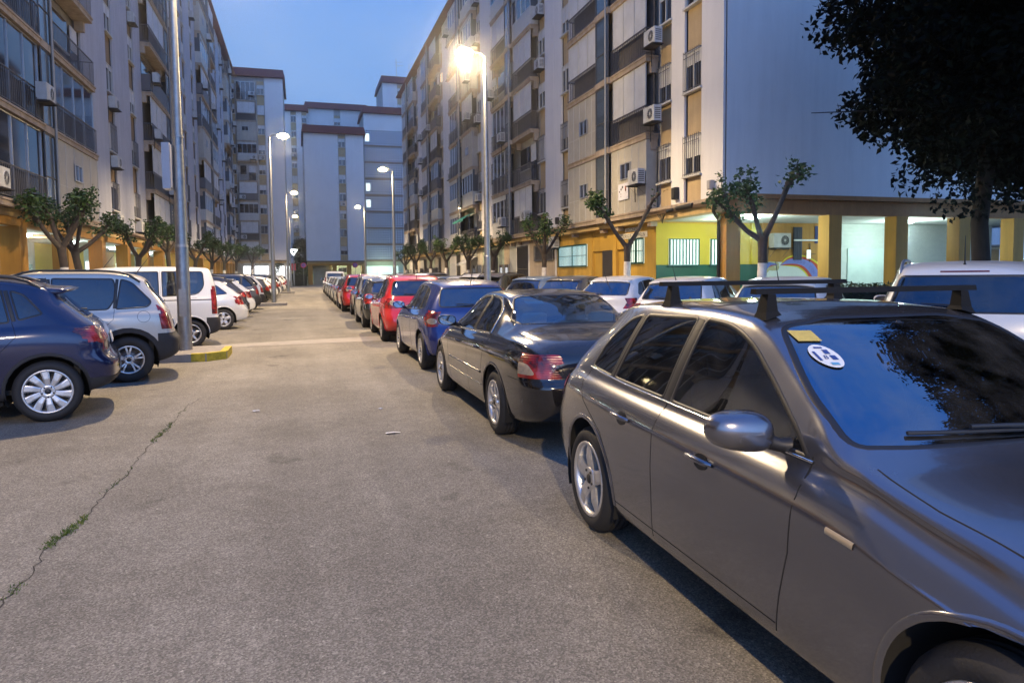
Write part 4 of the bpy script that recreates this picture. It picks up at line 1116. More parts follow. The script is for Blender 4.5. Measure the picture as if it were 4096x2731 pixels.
def apartment(origin, rot, zones, floors, label, seed, gable=False, depth=12., roof=True, cornice=True, bay_force=None, detail=True, group=None, parapet=.5, dim_left=False):
    """one stair block of flats; zones = [(kind, u0, u1)] along the facade"""
    G = bmats(); rnd = random.Random(seed)
    R = empty('apartment_building', origin, rot, label, 'apartment building', group)
    L = zones[-1][2]; top = G0+FH*floors
    w = MB(); w.box(.0, L, -depth, -.10, G0, top+parapet, 0)
    w.build('wall', [G['conc_l' if dim_left else 'conc']], R)
    if gable is not False:
        gm = MB(); gm.box(-.06 if gable > 0 else L+.06, 0 if gable > 0 else L, -depth, 0, G0, top+parapet); gm.build('gable_wall', G['white'], R)
    sl = MB(); pil = []
    for kind, a, b in zones:
        if kind == 'P':
            p = MB(); p.box(a+.002, b-.002, -.099, .10, G0, top+parapet-.02, 0)
            p.build('pilaster', G['white_l' if dim_left else 'white'], R)
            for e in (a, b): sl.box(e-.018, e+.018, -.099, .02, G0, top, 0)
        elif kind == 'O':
            p = MB(); p.box(a+.02, b-.02, -.099, -.02, G0, top, 0); p.build('panel_strip', G['ochre_l' if dim_left else 'ochre'], R)
            for f in range(floors):
                v = rnd.choice(['half', 'full', 'open', 'q', 'half', 'q']+(['lit'] if rnd.random() < (0 if bay_force else .12) else []))
                z = G0+FH*f+.95
                o = link_mesh('window', win_mesh(b-a-.04, v), R, ((a+b)/2, .11, z))
                if f < 2: link_mesh('window_grille', grille_mesh(b-a-.04), o)
                if detail is True and rnd.random() < .3:
                    ac, fg = ac_meshes(); q = link_mesh('air_conditioner', ac, R, ((a+b)/2, .02, z-.80)); link_mesh('fan_grille', fg, q)
        elif kind == 'B':
            d = .62 if dim_left else .5
            for f in range(floors):
                z = G0+FH*f
                v = bay_force.get((round(a, 1), f)) if bay_force else None
                v = v or rnd.choice(['panel', 'shutter', 'shutter', 'window', 'window', 'glazed', 'open', 'open'])
                slab, fill = bay_meshes(b-a, d, v)
                bo = link_mesh('balcony', slab, R, ((a+b)/2, 0, z)); link_mesh(fill.name.split('.')[0], fill, bo)
                if v in ('shutter', 'glazed', 'open'): link_mesh('railing', rail_mesh(b-a, d, rnd.random() < .30 and not (bay_force and f < 5)), bo)
                if detail is True and rnd.random() < .30:
                    ac, fg = ac_meshes(); q = link_mesh('air_conditioner', ac, R, (b-.5 if rnd.random() < .5 else a+.5, d+.01, z+rnd.choice([.15, .6]))); link_mesh('fan_grille', fg, q)
                if v == 'open' and rnd.random() < .3 and detail:
                    aw = MB(); aw.add([(a-( a+b)/2, .12, 2.35), (b-(a+b)/2, .12, 2.35), (b-(a+b)/2, 1.25, 1.75), (a-(a+b)/2, 1.25, 1.75)], [(0, 1, 2, 3)])
                    aw.add([(a-(a+b)/2, 1.25, 1.75), (b-(a+b)/2, 1.25, 1.75), (b-(a+b)/2, 1.26, 1.60), (a-(a+b)/2, 1.26, 1.60)], [(0, 1, 2, 3)])
                    aw.build('awning', M('awning_green', (.02, .16, .13), .8, var=.2), bo)
        elif kind == 'G':
            # light well between the bays: dark side glazing floor by floor
            for f in range(floors):
                z = G0+FH*f; s = MB()
                s.box(a+.05, b-.05, .55, .57, .02, FH-.26, 4); s.box(a-.01, b+.01, -.09, .62, -.24, .0, 1)
                for x in (a+.05, b-.05): s.box(x-.02, x+.02, .571, .60, .02, FH-.26, 0)
                for q in (.02, 1.1, FH-.30): s.box(a+.071, b-.071, .571, .595, q, q+.035, 0)
                s.build('stair_glazing', [G['metal'], G['slab'], G['shut'], G['wpvc'], G['frost']], R, loc=(0, 0, z))
            s = MB(); s.tube([(a+.16, .66, G0-.3), (a+.16, .66, top)], .045, 8); s.build('drain_pipe', M('pipe_grey', (.30, .29, .27), .6), R)
    if sl.v: sl.build('joint_line', G['seamd'], R)
    if cornice:
        c = MB(); c.box(-.02, L, -.10, .34, G0-.45, G0-.16, 1); c.box(-.05, L, -.10, .42, G0-.16, G0-.003, 0)
        c.build('cornice', [G['slab'], M('fascia_ochre', (.50, .35, .15), .85, var=.15, scale=2, streak=.2)], R)
        cb = MB()
        for k in range(6):
            z = G0-.10-.024*k; ph = rnd.random()*6
            pts = [(x*L/40., .43+.010*(k % 3)+.01*math.sin(x*1.3+ph), z-.03*abs(math.sin(x*.9+ph))+.01*rnd.random()) for x in range(41)]
            cb.tube(pts, .010+.005*(k % 2), 5)
        cb.build('cable_bundle', M('cable_brown', (.12, .075, .04), .8), R)
    if roof:
        r = MB(); z = top+parapet
        r.add([(-.35, .75, z-.25), (L+.35, .75, z-.25), (L+.1, -.2, z+1.0), (-.1, -.2, z+1.0), (-.35, .75, z-.36), (L+.35, .75, z-.36), (L+.1, -depth, z+1.0), (-.1, -depth, z+1.0), (L+.35, -depth-.3, z-.25), (-.35, -depth-.3, z-.25), (-.35, -depth-.3, z-.36), (L+.35, -depth-.3, z-.36)],
              [(0, 1, 2, 3), (4, 5, 1, 0), (3, 2, 6, 7), (6, 8, 9, 7), (1, 8, 6, 2), (0, 3, 7, 9), (5, 11, 8, 1), (4, 0, 9, 10), (10, 9, 8, 11), (4, 10, 11, 5)])
        r.build('roof', G['tile'], R)
    return R

def text_mesh(name, s, size, mat, parent, loc, rot, depth=.004, align='CENTER'):
    c = bpy.data.curves.new(name, 'FONT'); c.body = s; c.size = size; c.extrude = depth; c.align_x = align
    o = bpy.data.objects.new(name, c)
    COL.objects.link(o)
    bpy.context.view_layer.update()
    me = bpy.data.meshes.new_from_object(o); bpy.data.objects.remove(o)
    me.materials.clear(); me.materials.append(mat)
    n = bpy.data.objects.new(name, me); COL.objects.link(n); n.parent = parent; n.location = loc; n.rotation_euler = rot
    return n

# ------------------------------------------------------------------ trees
def leaf_mat(name, c1, c2):
    if name in MATS: return MATS[name]
    m, t, b = nt(name); b.inputs['Roughness'].default_value = .55
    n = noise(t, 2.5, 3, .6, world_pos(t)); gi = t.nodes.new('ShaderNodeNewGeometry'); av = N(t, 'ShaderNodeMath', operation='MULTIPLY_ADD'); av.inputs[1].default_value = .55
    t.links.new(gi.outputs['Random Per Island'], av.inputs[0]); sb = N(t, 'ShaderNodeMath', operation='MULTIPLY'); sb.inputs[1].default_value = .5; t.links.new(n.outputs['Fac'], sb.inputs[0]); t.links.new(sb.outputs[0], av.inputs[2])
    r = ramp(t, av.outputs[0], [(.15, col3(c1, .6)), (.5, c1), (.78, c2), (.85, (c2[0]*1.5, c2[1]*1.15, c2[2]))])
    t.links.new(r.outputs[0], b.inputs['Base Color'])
    out = t.nodes.get('Material Output')
    tr = N(t, 'ShaderNodeBsdfTranslucent'); t.links.new(r.outputs[0], tr.inputs[0])
    mx = N(t, 'ShaderNodeMixShader'); mx.inputs[0].default_value = .25
    t.links.new(b.outputs[0], mx.inputs[1]); t.links.new(tr.outputs[0], mx.inputs[2]); t.links.new(mx.outputs[0], out.inputs[0])
    MATS[name] = m
    return m

def leaves(mb, c, r, n, size, rnd, sq=(1, 1, 1), droop=.3, mi=0):
    for _ in range(n):
        d = Vector((rnd.gauss(0, 1), rnd.gauss(0, 1), rnd.gauss(0, 1))).normalized()*r*(rnd.random()**.45)
        p = Vector(c)+Vector((d.x*sq[0], d.y*sq[1], d.z*sq[2]))
        ax = Vector((rnd.gauss(0, 1), rnd.gauss(0, 1), rnd.gauss(0, .6)-droop)).normalized()
        sd = ax.cross(Vector((rnd.gauss(0, 1), rnd.gauss(0, 1), rnd.gauss(0, 1)))).normalized()
        l = size*(.6+.8*rnd.random()); w = l*.28
        nn = ax.cross(sd)
        mb.add([p, p+ax*l*.45+sd*w+nn*w*.3, p+ax*l, p+ax*l*.45-sd*w+nn*w*.3], [(0, 1, 2, 3)], mi)

def pollard_meshes(seed, lean=(0, 0), fork=1.0, spread=1.0, dense=1.0, limbs=None):
    """pollarded street tree: short trunk, thick knobbly limbs, tufts of new leaves"""
    rnd = random.Random(seed); bark = M('bark', (.055, .04, .03), .9, var=.4, scale=9, bmp=.7, bscale=22)
    lime = M('limewash', (.62, .58, .52), .85, var=.25, scale=7, bmp=.4, bscale=25)
    t = MB(); cr = MB(); lw = MB()
    zf = 2.75*fork
    base = [(0, 0, 0), (.02, .01, .6), (.02*lean[0], .03, 1.3), (lean[0]*.12, lean[1]*.12, 2.0)]
    lw.tube(base, [.18, .15, .135, .13], 12)
    up = [base[-1], (lean[0]*.25, lean[1]*.25, zf-.3), (lean[0]*.3, lean[1]*.3, zf)]
    t.tube(up, [.13, .13, .155], 12)
    n = len(limbs) if limbs else rnd.choice([4, 5, 5]); top = Vector(up[-1])
    for k in range(n):
        a = 2*PI*k/n+rnd.uniform(-.3, .3); ln = rnd.uniform(.75, 1.25)*spread; el = rnd.uniform(.5, 1.1)
        d = Vector((math.cos(a)*math.cos(el), math.sin(a)*math.cos(el), math.sin(el)))
        dn = dense
        if limbs: d = Vector(limbs[k][0]).normalized(); ln = limbs[k][1]; dn = limbs[k][2]; a = math.atan2(d.y, d.x)
        m1 = top+d*ln*.5+Vector((0, 0, -.08)); m2 = top+d*ln+Vector((0, 0, .12))
        t.tube([top-Vector((0, 0, .12)), m1, m2], [.10, .07, .078], 9)
        t.sphere(m2, .11, 8, 6, 0, (1, 1, .8))
        for j in range(2):
            a2 = a+rnd.uniform(-.8, .8); d2 = Vector((math.cos(a2)*.6, math.sin(a2)*.6, rnd.uniform(.4, 1.1))).normalized()
            e = m2+d2*rnd.uniform(.3, .65)
            t.tube([m2, (m2+e)/2+Vector((0, 0, .03)), e], [.058, .04, .05], 7); t.sphere(e, .085, 7, 5)
            leaves(cr, e+Vector((0, 0, .10)), .36*spread, int(135*dn), rnd.uniform(.10, .17), rnd, (1, 1, .8))
            tw = e+Vector((rnd.gauss(0, .12), rnd.gauss(0, .12), rnd.uniform(.3, .6))); t.tube([e, tw], [.018, .006], 5); leaves(cr, tw, .16, int(26*dn), .13, rnd)
        leaves(cr, m2+Vector((0, 0, .05)), .38*spread, int(70*dn), .15, rnd, (1.1, 1.1, .7), .5)
    lm = leaf_mat('leaf_orange_tree', (.022, .055, .012), (.07, .14, .035))
    return lw.mesh('limewashed_base', lime), t.mesh('trunk', bark), cr.mesh('crown', lm)

def put_tree(meshes, x, y, z, rz, s, label, group):
    o = empty('pollarded_tree', (x, y, z), rz, label, 'tree', group); o.scale = (s, s, s)
    tr = link_mesh('trunk', meshes[1], o); link_mesh('limewashed_base', meshes[0], tr); link_mesh('crown', meshes[2], o)
    return o

# ------------------------------------------------------------------ street lamp
def lamp_meshes():
    if 'lamp' in CACHE: return CACHE['lamp']
    gal = M('galvanised_steel', (.33, .34, .34), .42, .75, var=.22, scale=9, bmp=.12, bscale=18, streak=.15)
    p = MB(); p.tube([(0, 0, 0), (0, 0, 2.1)], [.135, .125], 20); p.tube([(0, 0, 2.1), (0, 0, 2.16)], [.132, .118], 20)
    p.tube([(0, 0, 2.16), (0, 0, 5.), (0, 0, 9.15)], [.112, .088, .055], 20)
    p.box(-.07, .07, -.145, -.10, .7, 1.25)
    for z in (3.45, 4.3): p.tube([(0, 0, z), (0, 0, z+.05)], .108, 20)
    pole = p.mesh('pole', gal)
    a = MB(); a.tube([(0, 0, 9.1), (.12, 0, 9.24), (.42, 0, 9.30)], [.035, .03, .03], 8); arm = a.mesh('arm', gal)
    h = MB(); nu = 16
    prof = [(.38, .0), (.42, .10), (.60, .14), (.85, .13), (1.0, .07), (1.04, .0)]
    vs = []; m = len(prof)
    for x, w in prof:
        for k in range(9):
            t = PI*k/8; vs.append((x, w*math.cos(t), 9.27+.09*math.sin(t)*(w/.14+.2)))
    fs = [(i*9+k, (i+1)*9+k, (i+1)*9+k+1, i*9+k+1) for i in range(m-1) for k in range(8)]
    h.add(vs, fs, 0, True); head = h.mesh('lamp_head', gal)
    b = MB(); b.sphere((.73, 0, 9.24), .30, 20, 10, 0, (1., .62, .5)); bulb = b.mesh('lamp_glass', emis('lamp_glow', (1., .76, .38), 120.))
    CACHE['lamp'] = (pole, arm, head, bulb)
    return CACHE['lamp']
def street_lamp(x, y, rz, label, power, z=.15, glow=None):
    pole, arm, head, bulb = lamp_meshes()
    o = empty('street_lamp', (x, y, z), rz, label, 'street lamp', 'tall street lamps')
    link_mesh('pole', pole, o); link_mesh('arm', arm, o); h = link_mesh('lamp_head', head, o); g = link_mesh('lamp_glass', bulb, h)
    if glow: light('lamp_light', 'POINT', (.73, 0, 8.98), (1., .74, .40), glow, o, shadow_soft_size=.14)
    light('lamp_light', 'SPOT', (.73, 0, 9.02), (1., .74, .43), power, o, spot_size=math.radians(158), spot_blend=.45, shadow_soft_size=.14)
    return o
# ------------------------------------------------------------------ setting
G = bmats()
R90 = PI/2
def ground_mats():
    # asphalt: worn, fine light aggregate, patches, oil stains
    m, t, b = nt('asphalt'); p = world_pos(t)
    n1 = noise(t, .55, 6, .65, p); n2 = noise(t, 5.5, 5, .7, p)
    v = t.nodes.new('ShaderNodeTexVoronoi'); v.inputs['Scale'].default_value = 120; t.links.new(p, v.inputs['Vector'])
    n3 = noise(t, 170, 2, .7, p)
    r1 = ramp(t, n1.outputs['Fac'], [(.30, (.165, .150, .123)), (.5, (.218, .200, .166)), (.72, (.270, .249, .208))])
    r2 = ramp(t, n2.outputs['Fac'], [(.3, .84), (.7, 1.08)])
    r3 = ramp(t, v.outputs['Color'], [(.15, .62), (.55, 1.), (.92, 1.6)])
    r4 = ramp(t, n3.outputs['Fac'], [(.3, .82), (.7, 1.18)])
    ms = t.nodes.new('ShaderNodeMapping'); ms.inputs['Scale'].default_value = (1.1, .07, 1); t.links.new(p, ms.inputs['Vector'])
    n5 = noise(t, 1., 4, .6, ms.outputs[0]); r5 = ramp(t, n5.outputs['Fac'], [(.38, .86), (.62, 1.08)])
    n6 = noise(t, 1.3, 3, .5, p); r6 = ramp(t, n6.outputs['Fac'], [(.24, .45), (.33, 1.)])
    n7 = noise(t, 30, 2, .5, p); r7 = ramp(t, n7.outputs['Fac'], [(.66, 1.), (.74, 1.8)])
    o = r1.outputs[0]
    for r in (r2, r3, r4, r5, r6, r7):
        mx = N(t, 'ShaderNodeMix', data_type='RGBA', blend_type='MULTIPLY'); mx.inputs['Factor'].default_value = 1
        mx.clamp_result = False
        t.links.new(o, mx.inputs[6]); t.links.new(r.outputs[0], mx.inputs[7]); o = mx.outputs[2]
    t.links.new(o, b.inputs['Base Color']); b.inputs['Roughness'].default_value = .82; b.inputs['Specular IOR Level'].default_value = .35
    ad = N(t, 'ShaderNodeMath', operation='ADD'); t.links.new(v.outputs['Distance'], ad.inputs[0]); t.links.new(n3.outputs['Fac'], ad.inputs[1])
    bump(t, b, ad.outputs[0], .55, .008)
    MATS['asphalt'] = m
    m2, t, b = nt('pavement_tiles'); p = world_pos(t)
    br = t.nodes.new('ShaderNodeTexBrick'); br.offset = 0; br.inputs['Scale'].default_value = 1; br.inputs['Brick Width'].default_value = .4; br.inputs['Row Height'].default_value = .4; br.inputs['Mortar Size'].default_value = .008
    br.inputs['Color1'].default_value = (.22, .20, .18, 1); br.inputs['Color2'].default_value = (.28, .25, .22, 1); br.inputs['Mortar'].default_value = (.10, .09, .085, 1)
    t.links.new(p, br.inputs['Vector']); t.links.new(br.outputs['Color'], b.inputs['Base Color']); b.inputs['Roughness'].default_value = .8
    MATS['pavement_tiles'] = m2
ground_mats()
g = MB(); g.quad((-400, -300, 0), (400, -300, 0), (400, 600, 0), (-400, 600, 0)); g.build('road', MATS['asphalt'], kind='structure')
concm = M('kerb_concrete', (.30, .28, .25), .85, var=.2, scale=5, bmp=.3, bscale=60)
b = MB(); b.add([(-3.6, 17.2, .004), (1.75, 17.62, .004), (6.2, 17.95, .004), (6.2, 19.35, .004), (1.87, 18.98, .004), (-1.85, 18.1, .004), (-3.6, 17.75, .004)], [tuple(range(7))])
b.build('concrete_strip', M('concrete_band', (.30, .275, .24), .85, var=.18, scale=3, bmp=.3, bscale=80), kind='structure')
# pavements with kerbs
def pavement(x0, x1, y0, y1, kerb_side, name='pavement'):
    s = MB()
    s.box(x0+(.15 if kerb_side < 0 else 0), x1-(.15 if kerb_side > 0 else 0), y0, y1, -.1, .13, 0)
    if kerb_side > 0: s.box(x1-.147, x1, y0, y1, -.1, .14, 1)
    else: s.box(x0, x0+.147, y0, y1, -.1, .14, 1)
    s.build(name, [MATS['pavement_tiles'], concm], kind='structure')
pavement(-24, -6.75, -12, 112, 1); pavement(10.5, 45, 16.2, 105, -1)
pavement(12.5, 45, -12, 16.197, -1)
s = MB(); s.box(-9, 22, 114.2, 150, -.1, .13, 0); s.box(-9, 22, 114.05, 114.197, -.1, .14, 1); s.build('pavement', [MATS['pavement_tiles'], concm], kind='structure')
# repaired patches and manhole covers
mh = MB(); mh.lathe([(.32, .003), (.32, .010), (.29, .010), (.285, .006), (0, .007)], (-.35, 27.5, 0), 'z', 24); mh.build('manhole_cover', M('cast_iron', (.10, .095, .09), .6, .5, var=.3, scale=30), None, 'round iron manhole cover set in the lane between the two lamp islands', 'manhole cover')

# kerb islands with the left hand lamps
def island(x0, x1, y0, y1, yellow, label):
    s = MB(); P = [(x0, y0), (x1-.35, y0), (x1, y0+.32), (x1, y1-.32), (x1-.35, y1), (x0, y1)]
    s.prism(P, -.05, .15, 0)
    s.prism([(x0+.1, y0+.14), (x1-.42, y0+.14), (x1-.14, y0+.42), (x1-.14, y1-.42), (x1-.42, y1-.14), (x0+.1, y1-.14)], .15, .154, 1)
    o = s.build('kerb_island', [concm, M('island_infill', (.24, .22, .20), .9, var=.25, scale=6)], None, label, 'kerb island', 'kerb islands under the lamps')
    if yellow:
        k = MB()
        for (a, bb) in (((x1-.62, y0), (x1-.37, y0)), ((x1-.34, y0+.005), (x1-.01, y0+.30)), ((x1, y0+.34), (x1, y1-.34))):
            d = Vector((bb[0]-a[0], bb[1]-a[1])).normalized(); nn = Vector((d.y, -d.x))
            q = [(a[0]+nn.x*.004, a[1]+nn.y*.004), (bb[0]+nn.x*.004, bb[1]+nn.y*.004), (bb[0]-nn.x*.13, bb[1]-nn.y*.13), (a[0]-nn.x*.13, a[1]-nn.y*.13)]
            k.prism(q, .0, .159)
        k.build('yellow_kerb_paint', M('paint_yellow_worn', (.50, .38, .03), .75, var=.45, scale=9, bmp=.3), o)
    return o
island(-5.5, -1.45, 14.65, 16.35, True, 'concrete kerb island with yellow painted nose beside the silver SUV')
island(-5.5, -.75, 40.3, 41.9, False, 'plain concrete kerb island halfway down the left parking row')
island(-5.5, -.55, 68.2, 69.8, False, 'small concrete kerb island at the distant left lamp')
for y in (24.2, 52.5, 81.7): island(5.9, 8.6, y-.7, y+.7, False, {24.2: 'concrete kerb island under the brightest right lamp', 52.5: 'concrete kerb island under the middle right lamp', 81.7: 'concrete kerb island under the farthest right lamp'}[y])

# crack with weeds, litter
CR = [(-1.36, 10.2), (-1.44, 9.58), (-1.42, 8.61), (-1.45, 7.94), (-1.47, 7.03), (-1.44, 6.38), (-1.47, 5.74), (-1.46, 5.22), (-1.53, 4.92), (-1.49, 4.41), (-1.50, 4.01), (-1.55, 3.3), (-1.5, 2.4)]
rc = random.Random(5); ck = MB(); pts = []
for i in range(len(CR)-1):
    for k in range(8):
        t = k/8; pts.append((CR[i][0]*(1-t)+CR[i+1][0]*t+rc.uniform(-.018, .018), CR[i][1]*(1-t)+CR[i+1][1]*t))
vs = []
for x, y in pts:
    w = rc.uniform(.001, .0045); vs += [(x-w, y, .003), (x+w, y, .003)]
ck.add(vs, [(2*i, 2*i+1, 2*i+3, 2*i+2) for i in range(len(pts)-1)])
ck.build('road_crack', M('crack_dirt', (.035, .032, .026), .95, var=.4, scale=40), kind='structure')
gr = MB()
for (y0, y1, n, hh) in ((9.0, 9.75, 16, .02), (7.6, 8.6, 120, .03), (6.2, 6.7, 16, .02), (5.9, 6.2, 20, .02), (4.8, 5.4, 190, .035), (4.1, 4.3, 25, .02)):
    for _ in range(n):
        y = rc.uniform(y0, y1); i = min(range(len(pts)), key=lambda q: abs(pts[q][1]-y)); x = pts[i][0]+rc.gauss(0, .014)
        a = rc.uniform(0, 6.28); l = rc.uniform(.4, 1.)*hh; dx, dy = math.cos(a)*l*.8, math.sin(a)*l*.8
        gr.add([(x-.003, y, .003), (x+.004, y+.003, .003), (x+dx, y+dy, .003+l)], [(0, 1, 2)])
gr.build('weeds', leaf_mat('leaf_weed', (.05, .09, .010), (.13, .18, .03)), None, 'thin line of green weeds growing out of the road crack', 'weeds', kind='stuff')
for k, (x, y, s_, lb) in enumerate([(.88, 7.23, .055, 'crumpled white paper scrap lying in the middle of the lane'), (-.56, 8.96, .028, 'tiny white paper scrap in the lane beyond the weed line'), (.9, 8.6, .02, 'small pale paper scrap near the black saloon')]):
    p = MB(); n = 9
    P = [(x+s_*(1+.35*rc.random())*math.cos(2*PI*i/n)*1.4, y+s_*.45*(1+.4*rc.random())*math.sin(2*PI*i/n), .006+rc.random()*.012) for i in range(n)]
    p.add(P+[(x, y, .02)], [(i, (i+1) % n, n) for i in range(n)]); p.build('paper_scrap', M('paper_white', (.7, .68, .64), .8), None, lb, 'litter')

# ------------------------------------------------------------------ right row of flats
def GZ(R, name, x0, x1, y0, y1, z0, z1, mat, mats=None):
    m = MB(); m.box(x0, x1, y0, y1, z0, z1); return m.build(name, mat, R)
def barred(R, x0, x1, z0, z1, mat, yb=-.10, n=None, color=None, lit=True, frame=True):
    """window with pane, frame and bars, part of R; local x along, y out"""
    w = MB(); w.box(x0, x1, yb, yb+.02, z0, z1, 0)
    for a, b in ((x0, x0+.05), (x1-.05, x1), ((x0+x1)/2-.03, (x0+x1)/2+.03)): w.box(a, b, yb+.021, yb+.05, z0, z1, 1)
    for z in (z0, z1-.05): w.box(x0+.051, x1-.051, yb+.022, yb+.048, z, z+.05, 1)
    o = w.build('window', [mat, G['green'] if color else G['alu']], R)
    b = MB(); n = n or max(4, int((x1-x0)/.13))
    for i in range(n+1):
        x = x0+(x1-x0)*i/n; b.box(x-.014, x+.014, yb+.10, yb+.118, z0-.02, z1+.02)
    for z in (z0, (z0+z1)/2, z1): b.box(x0-.03, x1+.03, yb+.085, yb+.099, z-.012, z+.012)
    b.build('window_grille', color or G['metal'], o)
    return o

zones0 = [('P', 0, 1.27), ('O', 1.27, 2.34), ('P', 2.34, 3.23), ('O', 3.23, 4.2), ('B', 4.45, 7.5), ('G', 7.5, 8.85), ('B', 8.85, 12.4), ('P', 12.6, 13.2), ('O', 13.2, 14.2), ('P', 14.2, 15.3)]
bf = {}
for f in range(7):
    bf[(4.5, f)] = bf[(4.4, f)] = ['panel', 'shutter', 'shutter', 'shutter', 'shutter', 'glazed', 'shutter'][f]
    bf[(8.8, f)] = bf[(8.9, f)] = ['panel', 'panel', 'shutter', 'shutter', 'open', 'shutter', 'panel'][f]
def bay_d(): return .45
RB = []
RB.append(apartment((13, 19.4, 0), R90, zones0, 7, 'cream block at the street corner with blank gable over a yellow nursery', 11, gable=1, depth=14, roof=False, bay_force=bf, parapet=1.6, detail=2))
zr = [('P', 0, 1.35), ('O', 1.35, 2.5), ('B', 2.7, 6.2), ('G', 6.2, 7.4), ('B', 7.4, 11.0), ('O', 11.2, 12.3), ('P', 12.3, 13.9)]
ys = [34.72, 48.64, 62.56, 76.48]
lbl = ['cream block with a tall dark iron gate, next beyond the corner nursery block', 'cream block with grey balconies behind the bright right street lamp', 'cream block with green awning past the bright right lamp', 'farthest cream block of the right row, touching the perforated stair tower']
for i, y in enumerate(ys):
    RB.append(apartment((13, y, 0), R90, zr, 7 if i < 3 else 7, lbl[i], 30+i, gable=False, depth=12, detail=i < 3, group='blocks of flats along the right pavement'))
def ground_generic(R, L, seed, depth=12, first=None):
    rnd = random.Random(seed); x = 0.
    GZ(R, 'ground_floor_wall', 0, L, -depth, -.22, .0, 3.578, G['white'])
    cols = [M('plaster_cream', (.52, .47, .38), .85, var=.12, streak=.2), G['white'], M('plaster_grey', (.40, .41, .40), .85, var=.1, streak=.2), M('plaster_green', (.38, .44, .34), .85, var=.1, streak=.2), M('plaster_beige', (.45, .36, .26), .85, var=.1, streak=.2)]
    plan = list(first or [])
    while x < L-.05:
        k, w = plan.pop(0) if plan else (rnd.choice(['door', 'gate', 'wall', 'win', 'shop', 'wall', 'door', 'win']), rnd.uniform(1.5, 2.8))
        if L-x-w < 1.2: w = L-x
        x1 = x+w; c = rnd.choice(cols)
        GZ(R, 'ground_floor_wall', x+.01, x1-.01, -.215, -.06, .14, 3.575, c)
        a, b2 = x+.3, x1-.3
        if k == 'door':
            d = MB(); d.box((x+x1)/2-.45, (x+x1)/2+.45, -.055, -.03, .15, 2.25, 0); d.box((x+x1)/2-.28, (x+x1)/2+.28, -.029, -.02, .9, 2.05, 1)
            for s in (-1, 1): d.box((x+x1)/2+s*.45, (x+x1)/2+s*.53, -.055, -.01, .15, 2.25, 2)
            d.build('door', [M('door_brown', (.05, .03, .02), .5), G['glass'], G['alu']], R)
        elif k == 'gate':
            d = MB(); d.box(a, b2, -.055, -.04, .15, 3.3, 0); n = int((b2-a)/.11)
            for i in range(n+1): q = a+(b2-a)*i/n; d.box(q-.012, q+.012, -.038, -.015, .15, 3.3, 1)
            for z in (.2, 1.9, 3.2): d.box(a, b2, -.014, .0, z, z+.05, 1)
            d.build('gate', [G['dark'], M('iron_grey', (.07, .065, .06), .5, .3)], R)
        elif k == 'win': barred(R, a, b2, 1.2, 2.3, G['glass'], -.055)
        elif k == 'shop':
            d = MB(); d.box(a, b2, -.055, -.03, .15, 2.6, 0); d.build('shop_shutter', [rnd.choice([G['shut'], G['shut_t'], G['shut_g']])], R)
        elif k == 'cage':
            barred(R, a-.1, b2+.1, 2.35, 3.2, G['glass'], -.055)
        x = x1
ground_generic(RB[1], 13.9, 3, 12, [('wall', .4), ('cage', 3.4), ('wall', .9), ('gate', 2.7), ('wall', 1.4), ('door', 1.3), ('door', 1.3)])
ground_generic(RB[2], 13.9, 4); ground_generic(RB[3], 13.9, 8); ground_generic(RB[4], 16, 9)
aw = MB(); aw.add([(3.4, -.04, 3.0), (6.2, -.04, 3.0), (6.2, 1.0, 2.45), (3.4, 1.0, 2.45)], [(0, 1, 2, 3)]); aw.add([(3.4, 1.0, 2.45), (6.2, 1.0, 2.45), (6.2, 1.01, 2.3), (3.4, 1.01, 2.3)], [(0, 1, 2, 3)])
aw.build('awning', M('awning_white', (.6, .58, .52), .8), RB[2])

# corner nursery under the first block (local x = north, y = towards the street)
R0 = RB[0]; OY = M('paint_ochre_warm', (.56, .33, .045), .75, var=.12, scale=1.5, bmp=.2, bscale=40, streak=.2)
GZ(R0, 'ground_floor_wall', 4.52, 15.3, -14, -.12, 0, 3.578, OY)
GZ(R0, 'ground_floor_wall', 4.502, 4.518, -4.6, .0, 1.92, 3.5, G['yellow']); GZ(R0, 'painted_dado', 4.49, 4.518, -4.6, .0, .13, 1.92, G['green'])
GZ(R0, 'ground_floor_wall', 4.521, 7.0, -.119, .0, .13, 3.578, OY); GZ(R0, 'ground_floor_wall', 8.0, 9.3, -.119, .02, .13, 3.578, OY)
GZ(R0, 'ground_floor_wall', 10.6, 15.28, -.119, .0, .13, 3.578, OY); GZ(R0, 'ground_floor_wall', 7.01, 7.99, -.119, -.02, 2.62, 3.578, OY); GZ(R0, 'ground_floor_wall', 9.31, 10.59, -.119, -.03, 2.62, 3.578, OY)
litc = emis('lit_window_cool', (.66, 1., .88), .85); litb = emis('lit_window_blue', (.45, .92, 1.), .75)
dgr = M('iron_dark_green', (.008, .07, .06), .5)
barred(R0, 5.45, 6.75, 2.05-.05, 3.0, litc, .01, 9, dgr); barred(R0, 11.15, 14.9, 1.95, 3.0, litb, .01, 24, dgr)
d = MB(); d.box(8.35, 9.4, -.02, .025, .15, 2.62, 0)
d.build('door', [M('door_dark', (.03, .022, .018), .35)], R0)
